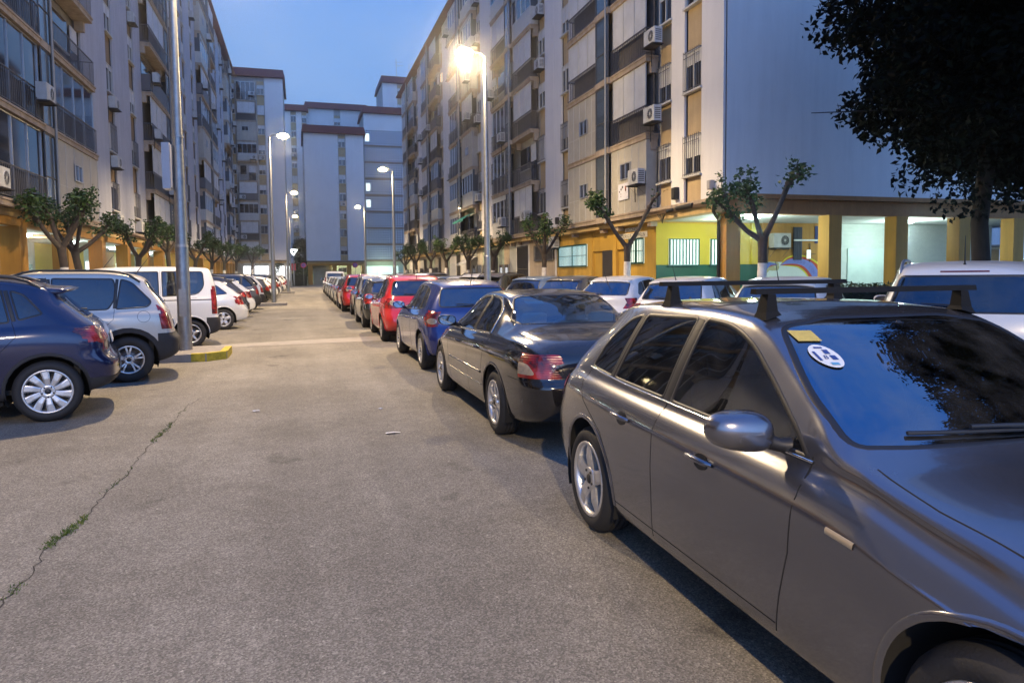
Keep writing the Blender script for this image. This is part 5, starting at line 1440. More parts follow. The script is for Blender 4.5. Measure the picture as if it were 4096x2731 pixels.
# ceramic street name tiles with their lettering
tl = MB(); tl.box(5.20, 7.80, .004, .012, 3.03, 3.25); tile = tl.build('street_name_tiles', M('glazed_tile', (.74, .70, .60), .35, var=.1, scale=8), R0)
tl = MB(); tl.box(5.95, 7.15, .004, .012, 3.30, 3.46); tl.build('street_name_tiles', MATS['glazed_tile'], R0)
ink = M('tile_ink', (.04, .02, .01), .5)
text_mesh('lettering', 'RODRIGUEZ ZEPPELIN', .225, ink, tile, (6.5, .014, 3.06), (R90, 0, PI), .0015)
text_mesh('lettering', 'ANTONIO', .20, ink, tile, (6.55, .014, 3.31), (R90, 0, PI), .0015)
ac, fg = ac_meshes(); q = link_mesh('air_conditioner', ac, R0, (15.1, .02, 2.95)); link_mesh('fan_grille', fg, q)
for (u_, y_, z_) in ((4.75, .51, 4.95), (3.9, .30, 7.1), (3.85, .30, 9.85), (3.9, .3, 12.7)):
    q = link_mesh('air_conditioner', ac, R0, (u_, y_, z_)); link_mesh('fan_grille', fg, q)
# junction boxes and floodlight on the pilasters
def fitting(R, x, z, w, h, mat, name='junction_box', y=.101, dp=.16):
    m = MB(); m.box(x-w/2, x+w/2, y, y+dp, z-h/2, z+h/2); m.box(x-w*.4, x+w*.4, y+dp, y+dp+.02, z-h*.42, z+h*.42); return m.build(name, mat, R)
fitting(R0, 2.8, 4.42, .26, .42, M('box_black', (.02, .018, .018), .6)); fitting(R0, .55, 4.45, .2, .3, M('box_grey', (.35, .33, .32), .6)); fitting(R0, 14.7, 4.35, .2, .35, MATS['box_black'])
cbx = MB(); cbx.tube([(1.2, .45, 3.86), (2.2, .46, 3.84)], .075, 8); cbx.tube([(2.45, .45, 3.82), (2.9, .45, 3.80)], .06, 8)
for k in range(3): cbx.tube([(3.0+.1*k, .44, 3.75), (3.2, .45, 3.5-.05*k), (3.4+.1*k, .44, 3.74)], .012, 5)
cbx.tube([(-.02, .36, 3.9), (.05, .38, 3.55), (.30, .03, 3.3), (.31, .02, .15)], .04, 6); cbx.tube([(.10, .36, 3.9), (.14, .38, 3.55), (.38, .03, 3.3), (.39, .02, .15)], .022, 6)
cbx.build('splice_cable', G['cable'], R0)
# poster on the white shutters
ps = MB(); ps.box(5.85, 6.75, .505, .511, G0+.55, G0+1.2); po = ps.build('poster', M('poster_paper', (.58, .57, .62), .8, var=.04), R0)
ps = MB()
def blob(cx, cz, rx, rz, mi, n=14): ps.add([(cx+rx*math.cos(2*PI*i/n), .5125, cz+rz*math.sin(2*PI*i/n)) for i in range(n)], [tuple(range(n))[::-1]], mi)
blob(6.08, G0+.98, .06, .12, 1); blob(6.08, G0+.93, .055, .07, 2)
for (cx, cz, r) in ((6.48, .98, .06), (6.36, 1.06, .07), (6.62, .9, .05), (6.5, .80, .03), (6.5, .70, .03)): blob(cx, G0+cz, r, r*.8, 0)
ps.build('poster_print', [M('print_grey', (.06, .06, .07), .8), M('print_orange', (.45, .15, .04), .8), M('print_navy', (.05, .06, .15), .8)], po)

# arcade on the gable side: soffit, beam, pillars, back wall
OY = G['ochre_y']
ar = empty('arcade', (13, 19.4, 0), 0, 'ochre arcade with square pillars and lit ceiling below the blank gable', 'arcade')
GZ(ar, 'beam', 0.05, 24, .002, .36, 3.50, 3.97, M('beam_brown', (.32, .15, .05), .85, var=.15, streak=.2)); GZ(ar, 'cornice', 0.0, 24, -.20, -.064, 3.975, 4.12, M('beam_brown', (.32, .15, .05)))
GZ(ar, 'soffit', 0.05, 24, .362, 4.48, 3.56, 3.9, G['ceil']); GZ(ar, 'roof', 14.01, 24, .37, 14, 3.9, 4.1, G['conc'])
for k, x in enumerate((0.05, 4.02, 6.85, 9.7, 12.3, 15.3, 18.3)):
    m = MB(); m.box(x, x+.52, .0+.004, .52, .13, 3.5); m.build('pillar', OY, ar)
# mural wall and brick walls behind (faces the plaza)
GZ(ar, 'back_wall', 4.62, 4.86+2.9, 4.30, 4.48, .13, 2.0, M('mural_ground', (.60, .66, .60), .7, var=.04)); GZ(ar, 'back_wall', 4.62, 7.9, 4.32, 4.48, 2.003, 3.55, OY)
GZ(ar, 'back_wall', 7.93, 10.85, 4.34, 4.48, .13, 3.55, G['brick_w']); GZ(ar, 'back_wall', 10.9, 16.6, 4.30, 4.48, .13, 3.55, G['brick_w']); 
GZ(ar, 'downpipe', 7.62, 7.74, 4.16, 4.29, .13, 2.75, G['dark'])
m = MB(); m.box(8.75, 10.75, 4.29, 4.335, .13, 2.55); m.build('roller_door', G['shut_t'], ar)
m = MB(); m.box(7.45, 7.62, 4.20, 4.30, 2.62, 2.86); m.build('lit_sign', emis('lit_white_small', (.9, .95, 1), 4), ar)
# mural painting
mu = MB()
def ribbon(fo, fi, y, mi, x1=.995, n=40):
    vs = []
    for i in range(n+1):
        t = i/n*x1; a = fo(t); b_ = fi(t); vs += [(a[0], y, a[1]), (b_[0], y, b_[1])]
    mu.add(vs, [(2*i, 2*i+1, 2*i+3, 2*i+2) for i in range(n)], mi)
def arc(P):
    def f(t):
        n = len(P)-1; s_ = min(n-1e-6, t*n); i = int(s_); u = s_-i
        p0, p1, p2, p3 = P[max(0, i-1)], P[i], P[i+1], P[min(n, i+2)]
        return tuple(.5*((2*p1[k])+(-p0[k]+p2[k])*u+(2*p0[k]-5*p1[k]+4*p2[k]-p3[k])*u*u+(-p0[k]+3*p1[k]-3*p2[k]+p3[k])*u**3) for k in (0, 1))
    return f
mx = lambda px, py: (5.42+(px-130)/2130*2.12, 1.86-(py-625)/700*.60)      # mural picture coordinates to the wall
E1 = arc([mx(130, 625), mx(420, 270), mx(900, 130), mx(1400, 190), mx(1900, 440), mx(2260, 800)])
E2 = arc([mx(130, 625), mx(480, 310), mx(920, 195), mx(1400, 250), mx(1850, 500), mx(2260, 900)])
E3 = arc([mx(130, 625), mx(500, 365), mx(900, 295), mx(1400, 370), mx(1750, 560), mx(2010, 940), mx(2160, 1380)])
E4 = arc([mx(130, 625), mx(450, 555), mx(900, 555), mx(1250, 660), mx(1520, 900), mx(1690, 1150), mx(1760, 1380)])
E5 = arc([mx(130, 625), mx(450, 620), mx(900, 650), mx(1180, 760), mx(1400, 960), mx(1540, 1180), mx(1620, 1380)])
E6 = arc([mx(130, 625), mx(450, 650), mx(900, 700), mx(1130, 810), mx(1340, 990), mx(1480, 1190), mx(1560, 1380)])
ribbon(E1, E2, 4.296, 0); ribbon(E3, E4, 4.296, 2); ribbon(E4, E5, 4.296, 1); ribbon(E5, E6, 4.296, 0)
PP = [E2(i/40) for i in range(41)]+[mx(2260, 1380)]+[E3(1-i/40) for i in range(41)]
mu.add([(p[0], 4.2965, p[1]) for p in PP], [tuple(range(len(PP)))], 1)
fc = [(4.70, 2.0-.02), (4.95, 2.02-.04), (5.28, 1.96), (5.40, 1.84+.06), (5.385, 1.80), (5.43, 1.775), (5.40, 1.74), (5.41, 1.70), (5.385, 1.68), (5.35, 1.62), (5.1, 1.60), (4.95, 1.62), (4.80, 1.48), (4.70, 1.45)]
mu.add([(x-.02, 4.2955, z+.13-.08) for x, z in fc], [tuple(range(len(fc)))], 3)
hr = [(4.68, 2.04), (4.95, 2.045), (5.22, 2.0-.01), (5.33, 1.94), (5.1, 1.90), (4.9, 1.86), (4.8, 1.75), (4.68, 1.72)]
mu.add([(x, 4.294, z-.05) for x, z in hr], [tuple(range(len(hr)))], 4); mu.add([(5.0, 4.293, 1.87), (5.3, 4.293, 1.915), (5.05, 4.293, 1.84), (4.85, 4.293, 1.77)], [(0, 1, 2, 3)], 1)
mu.add([(5.16, 4.293, 1.80), (5.2, 4.293, 1.815), (5.23, 4.293, 1.80), (5.2, 4.293, 1.785)], [(0, 1, 2, 3)], 5)
mo = mu.build('mural', [M('mural_yellow', (.58, .55, .03), .8, var=.1), M('mural_red', (.40, .055, .02), .8, var=.15), M('mural_blue', (.16, .20, .52), .8, var=.15, scale=10), M('mural_skin', (.40, .38, .20), .8), M('mural_hair', (.10, .16, .45), .8), M('mural_eye', (.7, .75, .7), .8)], ar)
wd = M('mural_letter', (.10, .11, .34), .8)
for ch, px, py, an in (('V', 850, 500, 0), ('I', 960, 500, 0), ('O', 1060, 505, -8), ('L', 1180, 525, -14), ('E', 1280, 560, -22), ('C', 1560, 770, -40), ('O', 1660, 900, -50), ('N', 1740, 1010, -58)):
    c_ = mx(px, py); text_mesh('lettering', ch, .17, wd, mo, (c_[0], 4.2925, c_[1]), (R90, math.radians(-an), 0), .0005)
q = link_mesh('air_conditioner', ac, ar, (5.25, 4.30, 2.55), (0, 0, PI)); link_mesh('fan_grille', fg, q)
m = MB(); m.box(6.05, 6.45, 4.27, 4.315, 2.08, 3.4)
for k in range(5): m.box(6.07+.08*k, 6.11+.08*k, 4.25, 4.268, 2.1, 3.38)
m.build('louvred_window', M('louvre_navy', (.03, .035, .06), .6), ar)
m = MB(); m.box(6.0, 7.25, 4.18, 4.22, 2.84, 2.90); m.build('tube_light', M('tube_white', (.7, .72, .68), .5), ar)
m = MB(); m.box(7.1, 7.6, 4.285, 4.315, 2.75, 3.45); m.build('blue_banner', M('banner_blue', (.015, .03, .14), .8), ar)
m = MB(); m.box(6.83, 6.86, 4.27, 4.30, 2.0, 2.75); m.box(6.55, 7.1, 4.25, 4.268, 2.30, 2.33); m.build('iron_cross_bracket', M('rust_iron', (.08, .04, .02), .7), ar)
m = MB(); m.box(6.66, 6.84, 4.22, 4.248, 2.13, 2.48); m.build('notice_board', emis('notice_white', (.8, .95, .9), .8), ar)
def ceil_light(x, y, z, label, power=60, color=(.75, 1., .93), gl='led_cool'):
    m = MB(); m.lathe([(0, 0), (.22, 0), (.27, -.04), (.23, -.10), (.11, -.13), (0, -.135)], (0, 0, 0), 'z', 20)
    o = m.build('ceiling_light', emis(gl, color, 22), None, label, 'ceiling light', 'arcade ceiling lights', loc=(x, y, z))
    l = light('arcade_bulb', 'POINT', (x, y, z-.62), color, power, None, shadow_soft_size=.12)
    return o
ceil_light(14.9, 20.6, 3.558, 'oval white ceiling light of the corner arcade beside the tree', 330)
ceil_light(22.6, 21.6, 3.558, 'oval white ceiling light above the white brick wall', 330)
light('nursery_bulb', 'POINT', (14.6, 22.5, 3.3), (.95, 1., .6), 30, None, shadow_soft_size=.15)
barred_root = ar
def barred_w(x0, x1):
    w = MB(); w.box(x0, x1, 4.455, 4.475, 1.92, 2.92, 0)
    for a in (x0, x1-.04): w.box(a, a+.04, 4.43, 4.454, 1.92, 2.92, 1)
    w.box(x0+.041, x1-.041, 4.43, 4.452, 2.88, 2.92, 1); w.box(x0-.04, x1+.04, 4.40, 4.48, 1.86, 1.915, 1)
    o = w.build('window', [litc, dgr], ar); b = MB(); n = max(3, int((x1-x0)/.145))
    for i in range(n+1): x = x0+.03+(x1-x0-.06)*i/n; b.box(x-.019, x+.019, 4.40, 4.425, 1.93, 2.90)
    b.build('window_grille', dgr, o)
barred_w(.52, 1.84); barred_w(2.32, 3.52)
GZ(ar, 'pilaster', 4.15, 4.5, 4.36, 4.48, 1.92, 3.55, G['yellow']); 
# ------------------------------------------------------------------ left row of flats (local x runs towards the camera)
XL = -8.75
zl = [('P', 0, 1.7), ('O', 1.7, 3.0), ('P', 3.0, 6.5), ('O', 6.5, 7.8), ('P', 7.8, 11.9), ('B', 12.1, 17.4), ('G', 17.4, 18.6), ('B', 18.6, 23.8), ('P', 23.8, 24)]
bl = {(12.1, 0): 'panel', (18.6, 0): 'glazed', (12.1, 1): 'glazed', (18.6, 1): 'glazed', (12.1, 2): 'open', (18.6, 2): 'glazed', (12.1, 3): 'open', (18.6, 3): 'open', (12.1, 4): 'glazed', (18.6, 4): 'open'}
LB = []
lab = ['nearest grey block on the left over ochre arcade pillars', 'second grey block of the left row behind the tall near pole', 'third grey block of the left row with a stepped roof line', 'farthest block of the left row, narrow in view']
for i, (y0, n) in enumerate(((22, 9), (46, 9), (70, 9), (94, 9))):
    z = zl if i < 3 else [('P', 0, 1.0), ('O', 1.0, 2.), ('P', 2., 4.), ('B', 4.2, 7.4), ('G', 7.4, 8.4), ('B', 8.4, 11.4), ('P', 11.4, 12)]
    L = z[-1][2]
    LB.append(apartment((XL, y0+L, 0), -R90, z, n, lab[i], 60+i, gable=False, depth=12, roof=i > 0, bay_force=bl if i == 0 else None, detail=True, group='blocks of flats along the left pavement', dim_left=True))
LB.append(apartment((XL, 22-.02, 0), -R90, [('P', 0, 1.7), ('O', 1.7, 3.0), ('P', 3.0, 6.5), ('B', 7, 12), ('P', 12, 24)], 4, 'grey block just outside the left edge beyond the arcade', 71, gable=False, depth=12, roof=False, detail=False, dim_left=True))
def arcade_left(R, L, seed, mods):
    rnd = random.Random(seed)
    GZ(R, 'beam', 0, L, .02, .30, 3.30, 3.57, G['ochre_y']); GZ(R, 'soffit', 0, L, -3.4, .018, 3.34, 3.57, G['ceil'])
    GZ(R, 'ground_floor_wall', 0, L, -12, -3.4, 0, 3.98, G['conc'])
    n = round(L/4.4)
    for k in range(n):
        x = .5+k*L/n; m = MB(); m.box(x, x+.65, -.25, .30, .13, 3.30); m.build('pillar', G['ochre_y'], R)
    x = 0; i = 0
    while x < L-.1:
        w, mat, kind = mods[i % len(mods)]; i += 1
        x1 = min(L, x+w)
        GZ(R, 'back_wall', x+.005, x1-.005, -3.395, -3.25, .13, 3.335, mat)
        if kind == 'door':
            m = MB(); m.box(x+.5, x+1.5, -3.245, -3.2, .14, 2.3, 0); m.box(x+.65, x+1.35, -3.199, -3.19, 1.2, 2.1, 1); m.build('door', [M('door_green', (.02, .07, .06), .4), G['glass']], R)
        elif kind == 'lit': m = MB(); m.box(x+.3, x1-.3, -3.245, -3.23, .9, 2.6, 0); m.build('shop_window', emis('shop_light', (.9, .96, 1), 2.0), R)
        elif kind == 'cab': m = MB(); m.box(x+1.2, x+1.75, -3.245, -3.1, 1.1, 2.1, 0); m.build('meter_cabinet', M('door_green', (.02, .07, .06), .4), R)
        elif kind == 'entry': m = MB(); m.box(x+.4, x1-.4, -3.245, -3.22, .14, 2.9, 0); m.build('glass_door', G['glass'], R)
        x = x1
teal = M('wall_teal_white', (.50, .62, .58), .7); mus = M('wall_mustard', (.48, .38, .06), .8, var=.1); pink = M('wall_pink', (.40, .20, .16), .8)
mods = [(2.6, mus, 'door'), (2.2, teal, 'entry'), (3., mus, ''), (2.4, G['conc'], 'door'), (2.6, OY, ''), (1.7, G['brick_o'], ''), (2.0, pink, 'door'), (3.4, teal, 'cab'), (4.1, G['conc'], 'entry')]
arcade_left(LB[0], 24, 1, mods)
arcade_left(LB[1], 24, 2, [(3, mus, 'lit'), (2.6, OY, 'door'), (3, G['conc'], 'entry'), (2.4, teal, 'lit'), (3, mus, '')]); arcade_left(LB[2], 24, 3, [(3, mus, 'lit'), (3, OY, 'door'), (2.4, G['brick_o'], ''), (3, mus, 'lit')]); arcade_left(LB[3], 12, 4, [(3, mus, ''), (3, mus, 'lit')])
arcade_left(LB[4], 24, 6, [(3, OY, 'door'), (3, G['conc'], 'entry')])
for k, (y, pw) in enumerate(((25.5, 3), (30.6, 40), (36.6, 60), (44, 90), (53, 90), (62, 90), (72, 90), (84, 90))):
    cl = ceil_light(XL-1.2, y, 3.33, ['dim ceiling light at the near end of the left arcade', 'ceiling light over the teal wall of the left arcade', 'bright ceiling light behind the second left tree', 'ceiling light of the left arcade behind the tall pole', 'ceiling light deeper in the left arcade past the tall pole', 'ceiling light halfway along the left arcade', 'distant ceiling light in the left arcade', 'farthest ceiling light in the left arcade'][k], pw)
lo = light('brick_bulb', 'POINT', (-10.4, 33.4, 3.1), (1, .55, .25), 70, None, shadow_soft_size=.1)

# ------------------------------------------------------------------ blocks closing the street
fb = apartment((10.3, 116, 0), PI, [('P', 0, 2.84), ('O', 2.9, 3.98), ('P', 4.02, 9.24)], 7, 'plain white end block with one column of windows at the end of the street', 90, gable=-1, depth=12, roof=True, detail=True, cornice=True)
GZ(fb, 'ground_floor_wall', 0, 9.24, -12, -3.2, 0, 3.9, M('wall_pale_green', (.50, .56, .42), .8)); GZ(fb, 'beam', 0, 9.24, .0, .3, 3.2, 3.57, OY); GZ(fb, 'soffit', 0, 9.24, -3.2, -.01, 3.3, 3.55, G['ceil'])
for x in (0, 2.3, 4.6, 8.35): GZ(fb, 'pillar', x+.05, x+.75, -.4, .28, .13, 3.2, OY)
GZ(fb, 'back_wall', 5.4, 8.3, -.9, -.7, .13, 3.3, M('wall_dirty', (.30, .31, .24), .85, var=.3, scale=1.)); barred(fb, 2.9, 4.2, 2.1, 2.9, G['glass'], -3.19)
lt = apartment((18.2, 125, 0), PI, [('P', 0, 7.0)], 8, 'grey stair tower with perforated block screens and brown bands', 91, gable=False, depth=9, roof=True, cornice=False, parapet=3.2)
for f in range(8):
    z = G0+FH*f
    GZ(lt, 'block_screen', .1, 6.9, .101, .16, z+.32, z+FH-.02, G['screen']); GZ(lt, 'floor_band', .05, 6.95, .101, .22, z-.02, z+.315, M('band_brown', (.24, .15, .09), .85, var=.2))
    if f in (7, 4, 3): m = MB(); m.box(6.1, 6.8, .161, .17, z+.9, z+2.2); m.build('lit_window', emis('stair_light', (.85, 1., .9), 1.3), lt)
GZ(lt, 'ground_floor_wall', 0, 7, -9, -.6, 0, 4, MATS['wall_pale_green'])
GZ(lt, 'shop_front', 1.4, 7, -.59, -.5, .2, 3.2, emis('shop_green', (.72, 1., .72), .75))
for (x_, c_, w_) in ((2.6, (.85, 1., .75), 260), (5.2, (.9, 1., .75), 260), (8.8, (1, .85, .5), 160), (13.8, (.8, 1., .75), 260)): light('end_block_bulb', 'POINT', (x_, 116.9 if x_ < 10 else 122.5, 3.0), c_, w_, None, shadow_soft_size=.1)
z3 = [('P', 0, 4.2), ('O', 4.2, 5.4), ('B', 5.6, 8.8), ('O', 9., 10.), ('P', 10., 11)]
lbk = apartment((-1.75, 108.5, 0), PI, [('P', 0, 2.55), ('O', 2.6, 3.6), ('B', 3.8, 6.4), ('O', 6.6, 7.6), ('B', 7.8, 11), ('P', 11, 12)], 9, 'tall white block with lit rooms and red roof left of the end block', 92, gable=-1, depth=12, roof=True, parapet=.9)
GZ(lbk, 'ground_floor_wall', 0, 12, -12, -2.5, 0, 4, G['conc']); m = MB(); m.box(-.2, 6.3, -2.49, -2.4, .9, 3.1); m.build('shop_window', emis('shop_bright', (.95, .98, 1), 3.2), lbk)
for x in (.2, 2.4, 4.6): GZ(lbk, 'pillar', x, x+.3, -.3, .0, .13, 3.6, G['white'])
bk = apartment((1.9, 140, 0), PI, [('O', 0, .9), ('P', .9, 1.9), ('O', 1.9, 2.9), ('P', 2.9, 4.2), ('O', 4.2, 5.2), ('P', 5.2, 9)], 10, 'grey block with paired window strips set far behind the left lamp', 93, gable=False, depth=10, roof=True, cornice=False)
GZ(bk, 'ground_floor_wall', 0, 9, -10, -.2, 0, 4, mus)
t1 = apartment((13.2, 141, 0), PI, [('P', 0, 5), ('O', 5, 6.2), ('P', 6.2, 11.4)], 10, 'taller white block with red roof showing above the end block', 94, gable=False, depth=10, roof=True, cornice=False, parapet=1.4)
t2 = apartment((20.4, 127, 0), PI, [('P', 0, 2.), ('O', 2, 3), ('P', 3, 5.6)], 11, 'tallest white tower with red roof above the end of the right row', 95, gable=False, depth=10, roof=True, cornice=False, parapet=.6)
for t_, L_ in ((t1, 11.4), (t2, 5.6)): GZ(t_, 'ground_floor_wall', 0, L_, -10, -.2, 0, 4, G['conc'])
# block seen through the big tree and lit shops beyond the arcade
fr = apartment((66, 52, 0), R90+.75, [('P', 0, 2), ('O', 2, 3.2), ('B', 3.5, 7), ('O', 7.2, 8.4), ('P', 8.4, 11), ('O', 11, 12.2), ('B', 12.4, 16), ('O', 16.2, 17.4), ('P', 17.4, 20), ('O', 20, 21), ('B', 21.2, 25), ('P', 25, 28)], 7, 'dim far block glimpsed through the crown of the big tree', 96, gable=False, depth=10, roof=False, detail=False)
GZ(fr, 'ground_floor_wall', 0, 28, -10, -.2, 0, 4, OY)
m = MB(); m.box(1, 4, -.19, -.1, .9, 2.9); m.box(6, 8, -.19, -.1, .9, 2.9); m.box(15, 17, -.19, -.1, 1., 2.7); m.build('shop_window', emis('shop_pink', (1, .93, .88), 2.2), fr)

# ------------------------------------------------------------------ lamps
street_lamp(-2.30, 15.6, 0, 'tall galvanised lamp pole on the yellow nosed kerb island, its head above the picture', 6500)
near = [o for o in COL.objects if o.name.startswith('street_lamp')][-1]
m = MB(); m.box(-.26, -.12, -.30, .05, 3.25, 4.15, 0); m.box(-.115, -.105, -.28, .03, 3.28, 4.12, 0); m.build('notice_box', M('sign_grey', (.45, .45, .47), .45), near)
street_lamp(-1.45, 41.2, 0, 'lit lamp on the plain island halfway down the left parking row', 7500)
street_lamp(-1.10, 69.0, 0, 'distant lit lamp at the far end of the left parking row', 7500)
street_lamp(-1.2, 96.0, 0, 'farthest left lamp close to the end of the street', 6000)
street_lamp(-2.8, -11.5, 0, 'lamp standing behind the viewpoint on the left', 15000)
street_lamp(6.45, 24.3, PI, 'brightest glowing lamp rising behind the second row of cars on the right', 4600, glow=1500)
street_lamp(6.75, 52.5, PI, 'lit lamp in front of the perforated stair tower on the right', 7500)
street_lamp(7.2, 81.7, PI, 'farthest lit lamp on the right, in front of the plain end block', 7500)
pl = empty('park_lamp', (-.9, 110, 0), 0, 'short post lamp with a white glowing triangle at the street end', 'park lamp')
m = MB(); m.tube([(0, 0, 0), (0, 0, 4.7)], .06, 8); m.build('pole', M('galvanised_steel', (.33, .34, .34)), pl)
m = MB(); m.tube([(-.5, 0, 5.5), (.5, 0, 5.5), (0, 0, 4.75), (-.5, 0, 5.5)], .13, 6); m.build('lamp_ring', emis('park_glow', (.95, 1, .95), 6), pl)
# no parking signs
def nosign(x, y, label):
    o = empty('no_parking_sign', (x, y, .13), 0, label, 'road sign', 'round no parking signs')
    m = MB(); m.tube([(0, 0, 0), (0, 0, 3.4)], .035, 8); m.build('pole', MATS['galvanised_steel'], o)
    m = MB(); m.lathe([(.0, -.05), (.30, -.05)], (0, 0, 3.1), 'y', 28, 1); m.lathe([(.30, -.055), (.42, -.055), (.43, -.03), (.43, -.02), (0, -.02)], (0, 0, 3.1), 'y', 28, 0)
    for s in (1, -1): m.box(0, 0, 0, 0, 0, 0, 0); m.add([(-.24, -.058, 3.1-s*.20), (-.20, -.058, 3.1-s*.24), (.24, -.058, 3.1+s*.20), (.20, -.058, 3.1+s*.24)], [(0, 1, 2, 3)], 0)
    m.build('sign_disc', [M('sign_red', (.5, .02, .04), .4), M('sign_blue', (.03, .05, .4), .4)], o)
nosign(.5, 112.5, 'round red and blue no parking sign in front of the hedge'); nosign(8.3, 112.5, 'round red and blue no parking sign right of the white van')
sg = empty('info_sign', (-1.0, 112.5, .13), 0, 'rectangular red sign on a post beside the triangle lamp', 'sign')
m = MB(); m.tube([(0, 0, 0), (0, 0, 3.3)], .035, 8); m.build('pole', MATS['galvanised_steel'], sg); m = MB(); m.box(-.35, .35, -.06, -.037, 2.3, 3.35); m.build('sign_board', MATS['sign_red'], sg)
# barriers at the plaza edge
for k, (x, y, lb) in enumerate([(5.0, 113.2, 'low steel barrier at the left of the white van')]):
    m = MB()
    for a in (0, .9, 1.8): m.tube([(a, 0, 0), (a, 0, 1.9)], .03, 6)
    for z in (.3, 1.1, 1.85): m.tube([(0, 0, z), (1.8, 0, z)], .025, 6)
    m.build('barrier', G['metal'], None, lb, 'barrier', loc=(x, y, .0))

# ------------------------------------------------------------------ trees, hedges
TM = [pollard_meshes(1, (-.6, 0), 1.0, 1.05), pollard_meshes(2, (.5, .2), .95, .95), pollard_meshes(3, (0, .4), 1.0, 1.15), pollard_meshes(4, (.3, -.3), 1.1, 1.),
      pollard_meshes(5, (0, 0), 1., 1., 1.1, [((-.9, .3, .55), 1.05, 1.2), ((-.35, .1, 1.), .95, 1.3), ((.55, -.2, 1.15), 1.6, .5)]),
      pollard_meshes(6, (0, 0), .95, .85, 1., [((-.75, .3, 1.), 1.35, 1.5), ((.65, -.25, 1.1), 1.5, .04)])]
def tree_row(L, group):
    for (x, y, v, s, rz, lb) in L: put_tree(TM[v], x, y, .13, rz, s, lb, group)
tree_row([(11.1, 14.95, 4, .86, 0, 'pollarded tree with whitewashed foot at the nursery corner'), (11.1, 22.5, 5, .95, 0, 'forked pollarded tree in front of the street name tiles'),
          (11.1, 31.3, 0, .90, 1.2, 'pollarded tree beside the white wall right of the iron gate'), (11.1, 40.7, 3, .86, .5, 'pollarded tree just right of the bright lamp pole'),
          (11.1, 47.0, 2, .9, 2.9, 'wide pollarded tree left of the bright lamp pole'), (11.1, 54.6, 1, 1, .9, 'pollarded tree left of the white awning on the right'), (11.1, 61.8, 0, 1, 3.9, 'small looking pollarded tree, third from the far end on the right'),
          (11.1, 69.1, 2, 1, 1.9, 'small looking pollarded tree, second from the far end on the right'), (11.1, 76, 1, 1, 2.6, 'farthest pollarded tree on the right pavement')], 'pollarded trees on the right pavement')
tree_row([(-7.2, 25.6, 2, .93, 2.4, 'nearest and widest pollarded tree on the left, in front of the ochre pillars'), (-7.3, 27.6, 0, .90, .6, 'pollarded tree with a bare whitewashed foot next to the widest left tree'), (-7.2, 36.0, 1, .96, 1.1, 'second left pollarded tree with dark straight trunk'), (-7.2, 44.4, 3, 1.0, 3.6, 'pollarded tree just left of the tall near pole'),
          (-7.2, 54, 0, 1, 2.4, 'pollarded tree just right of the tall near pole'), (-7.2, 63.5, 1, 1.05, .2, 'pollarded tree past the tall pole with a forked trunk'), (-7.2, 74, 2, 1.05, 4.1, 'distant pollarded tree of the left pavement'),
          (-7.1, 86, 3, 1.05, 1.3, 'far pollarded tree in front of the bright shop'), (-6.2, 99, 2, 1.2, 5.1, 'farthest pollarded tree on the left')], 'pollarded trees on the left pavement')
def big_tree(x, y, label):
    rnd = random.Random(21); bark = M('bark_dark', (.018, .014, .011), .95, var=.4, scale=9, bmp=.7, bscale=22); o = empty('large_tree', (x, y, .1), 0, label, 'tree')
    t = MB(); t.tube([(0, 0, 0), (.05, 0, 1.0), (-.05, .05, 2.6), (.1, 0, 4.2), (.0, .1, 6.5), (.2, 0, 10)], [.25, .20, .18, .17, .14, .05], 14)
    cr = MB(); tips = []
    for k in range(16):
        a = 2*PI*k/16*2.4+rnd.uniform(-.3, .3); z = 4.5+k*.30; ln = rnd.uniform(2.2, 3.5)*(1-.02*k)*(.7 if z < 5.2 else 1)*(.6 if math.cos(a) < -.3 and z < 7.5 else 1)
        p = Vector((0, 0, z)); el = rnd.uniform(.15, .8); d = Vector((math.cos(a)*math.cos(el), math.sin(a)*math.cos(el), math.sin(el)))
        P = [p]; 
        for s_ in range(4): p = p+d*ln/4+Vector((rnd.gauss(0, .1), rnd.gauss(0, .1), .08)); P.append(p)
        t.tube(P, [.10, .08, .055, .035, .015], 7); tips += P[2:]
        for j in range(4):
            q = P[2]+Vector((rnd.gauss(0, .9), rnd.gauss(0, .9), rnd.gauss(.3, .7))); t.tube([P[2], q], [.04, .01], 5); tips.append(q)
    for k in range(640):
        a = rnd.uniform(0, 2*PI); u = rnd.uniform(-1, 1); r = rnd.random()**.45
        tips.append(Vector((1.1+4.0*r*math.cos(a)*math.sqrt(1-u*u), .2+4.2*r*math.sin(a)*math.sqrt(1-u*u), 8.5+5.4*r*u)))
    for k in range(170):
        tips.append(Vector((1.6+2.5*rnd.gauss(0, .45), 2.5*rnd.gauss(0, .45), 5.0+1.5*rnd.gauss(0, .5))))
    for p in tips:
        if (p.z < 3.7 and rnd.random() < .6) or (p.x < -2.3 and p.z < 6.8): continue
        leaves(cr, p, rnd.uniform(.5, .95), 120, .19, rnd, (1, 1, .75), .7)
    leaves(cr, (-.7, -.2, 3.2), .9, 260, .14, rnd, (1, 1, .7), .8); leaves(cr, (1.3, 0, 3.6), .9, 200, .14, rnd, (1, 1, .5), .8)
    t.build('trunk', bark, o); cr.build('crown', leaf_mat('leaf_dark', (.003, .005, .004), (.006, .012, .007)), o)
    return o
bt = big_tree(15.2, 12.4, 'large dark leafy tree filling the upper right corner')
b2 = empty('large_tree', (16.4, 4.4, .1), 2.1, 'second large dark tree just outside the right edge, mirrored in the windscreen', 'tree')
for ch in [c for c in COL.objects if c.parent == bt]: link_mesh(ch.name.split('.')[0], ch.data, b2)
for mt in ('leaf_dark',): MATS[mt].node_tree.nodes['Principled BSDF'].inputs['Specular IOR Level'].default_value = .08
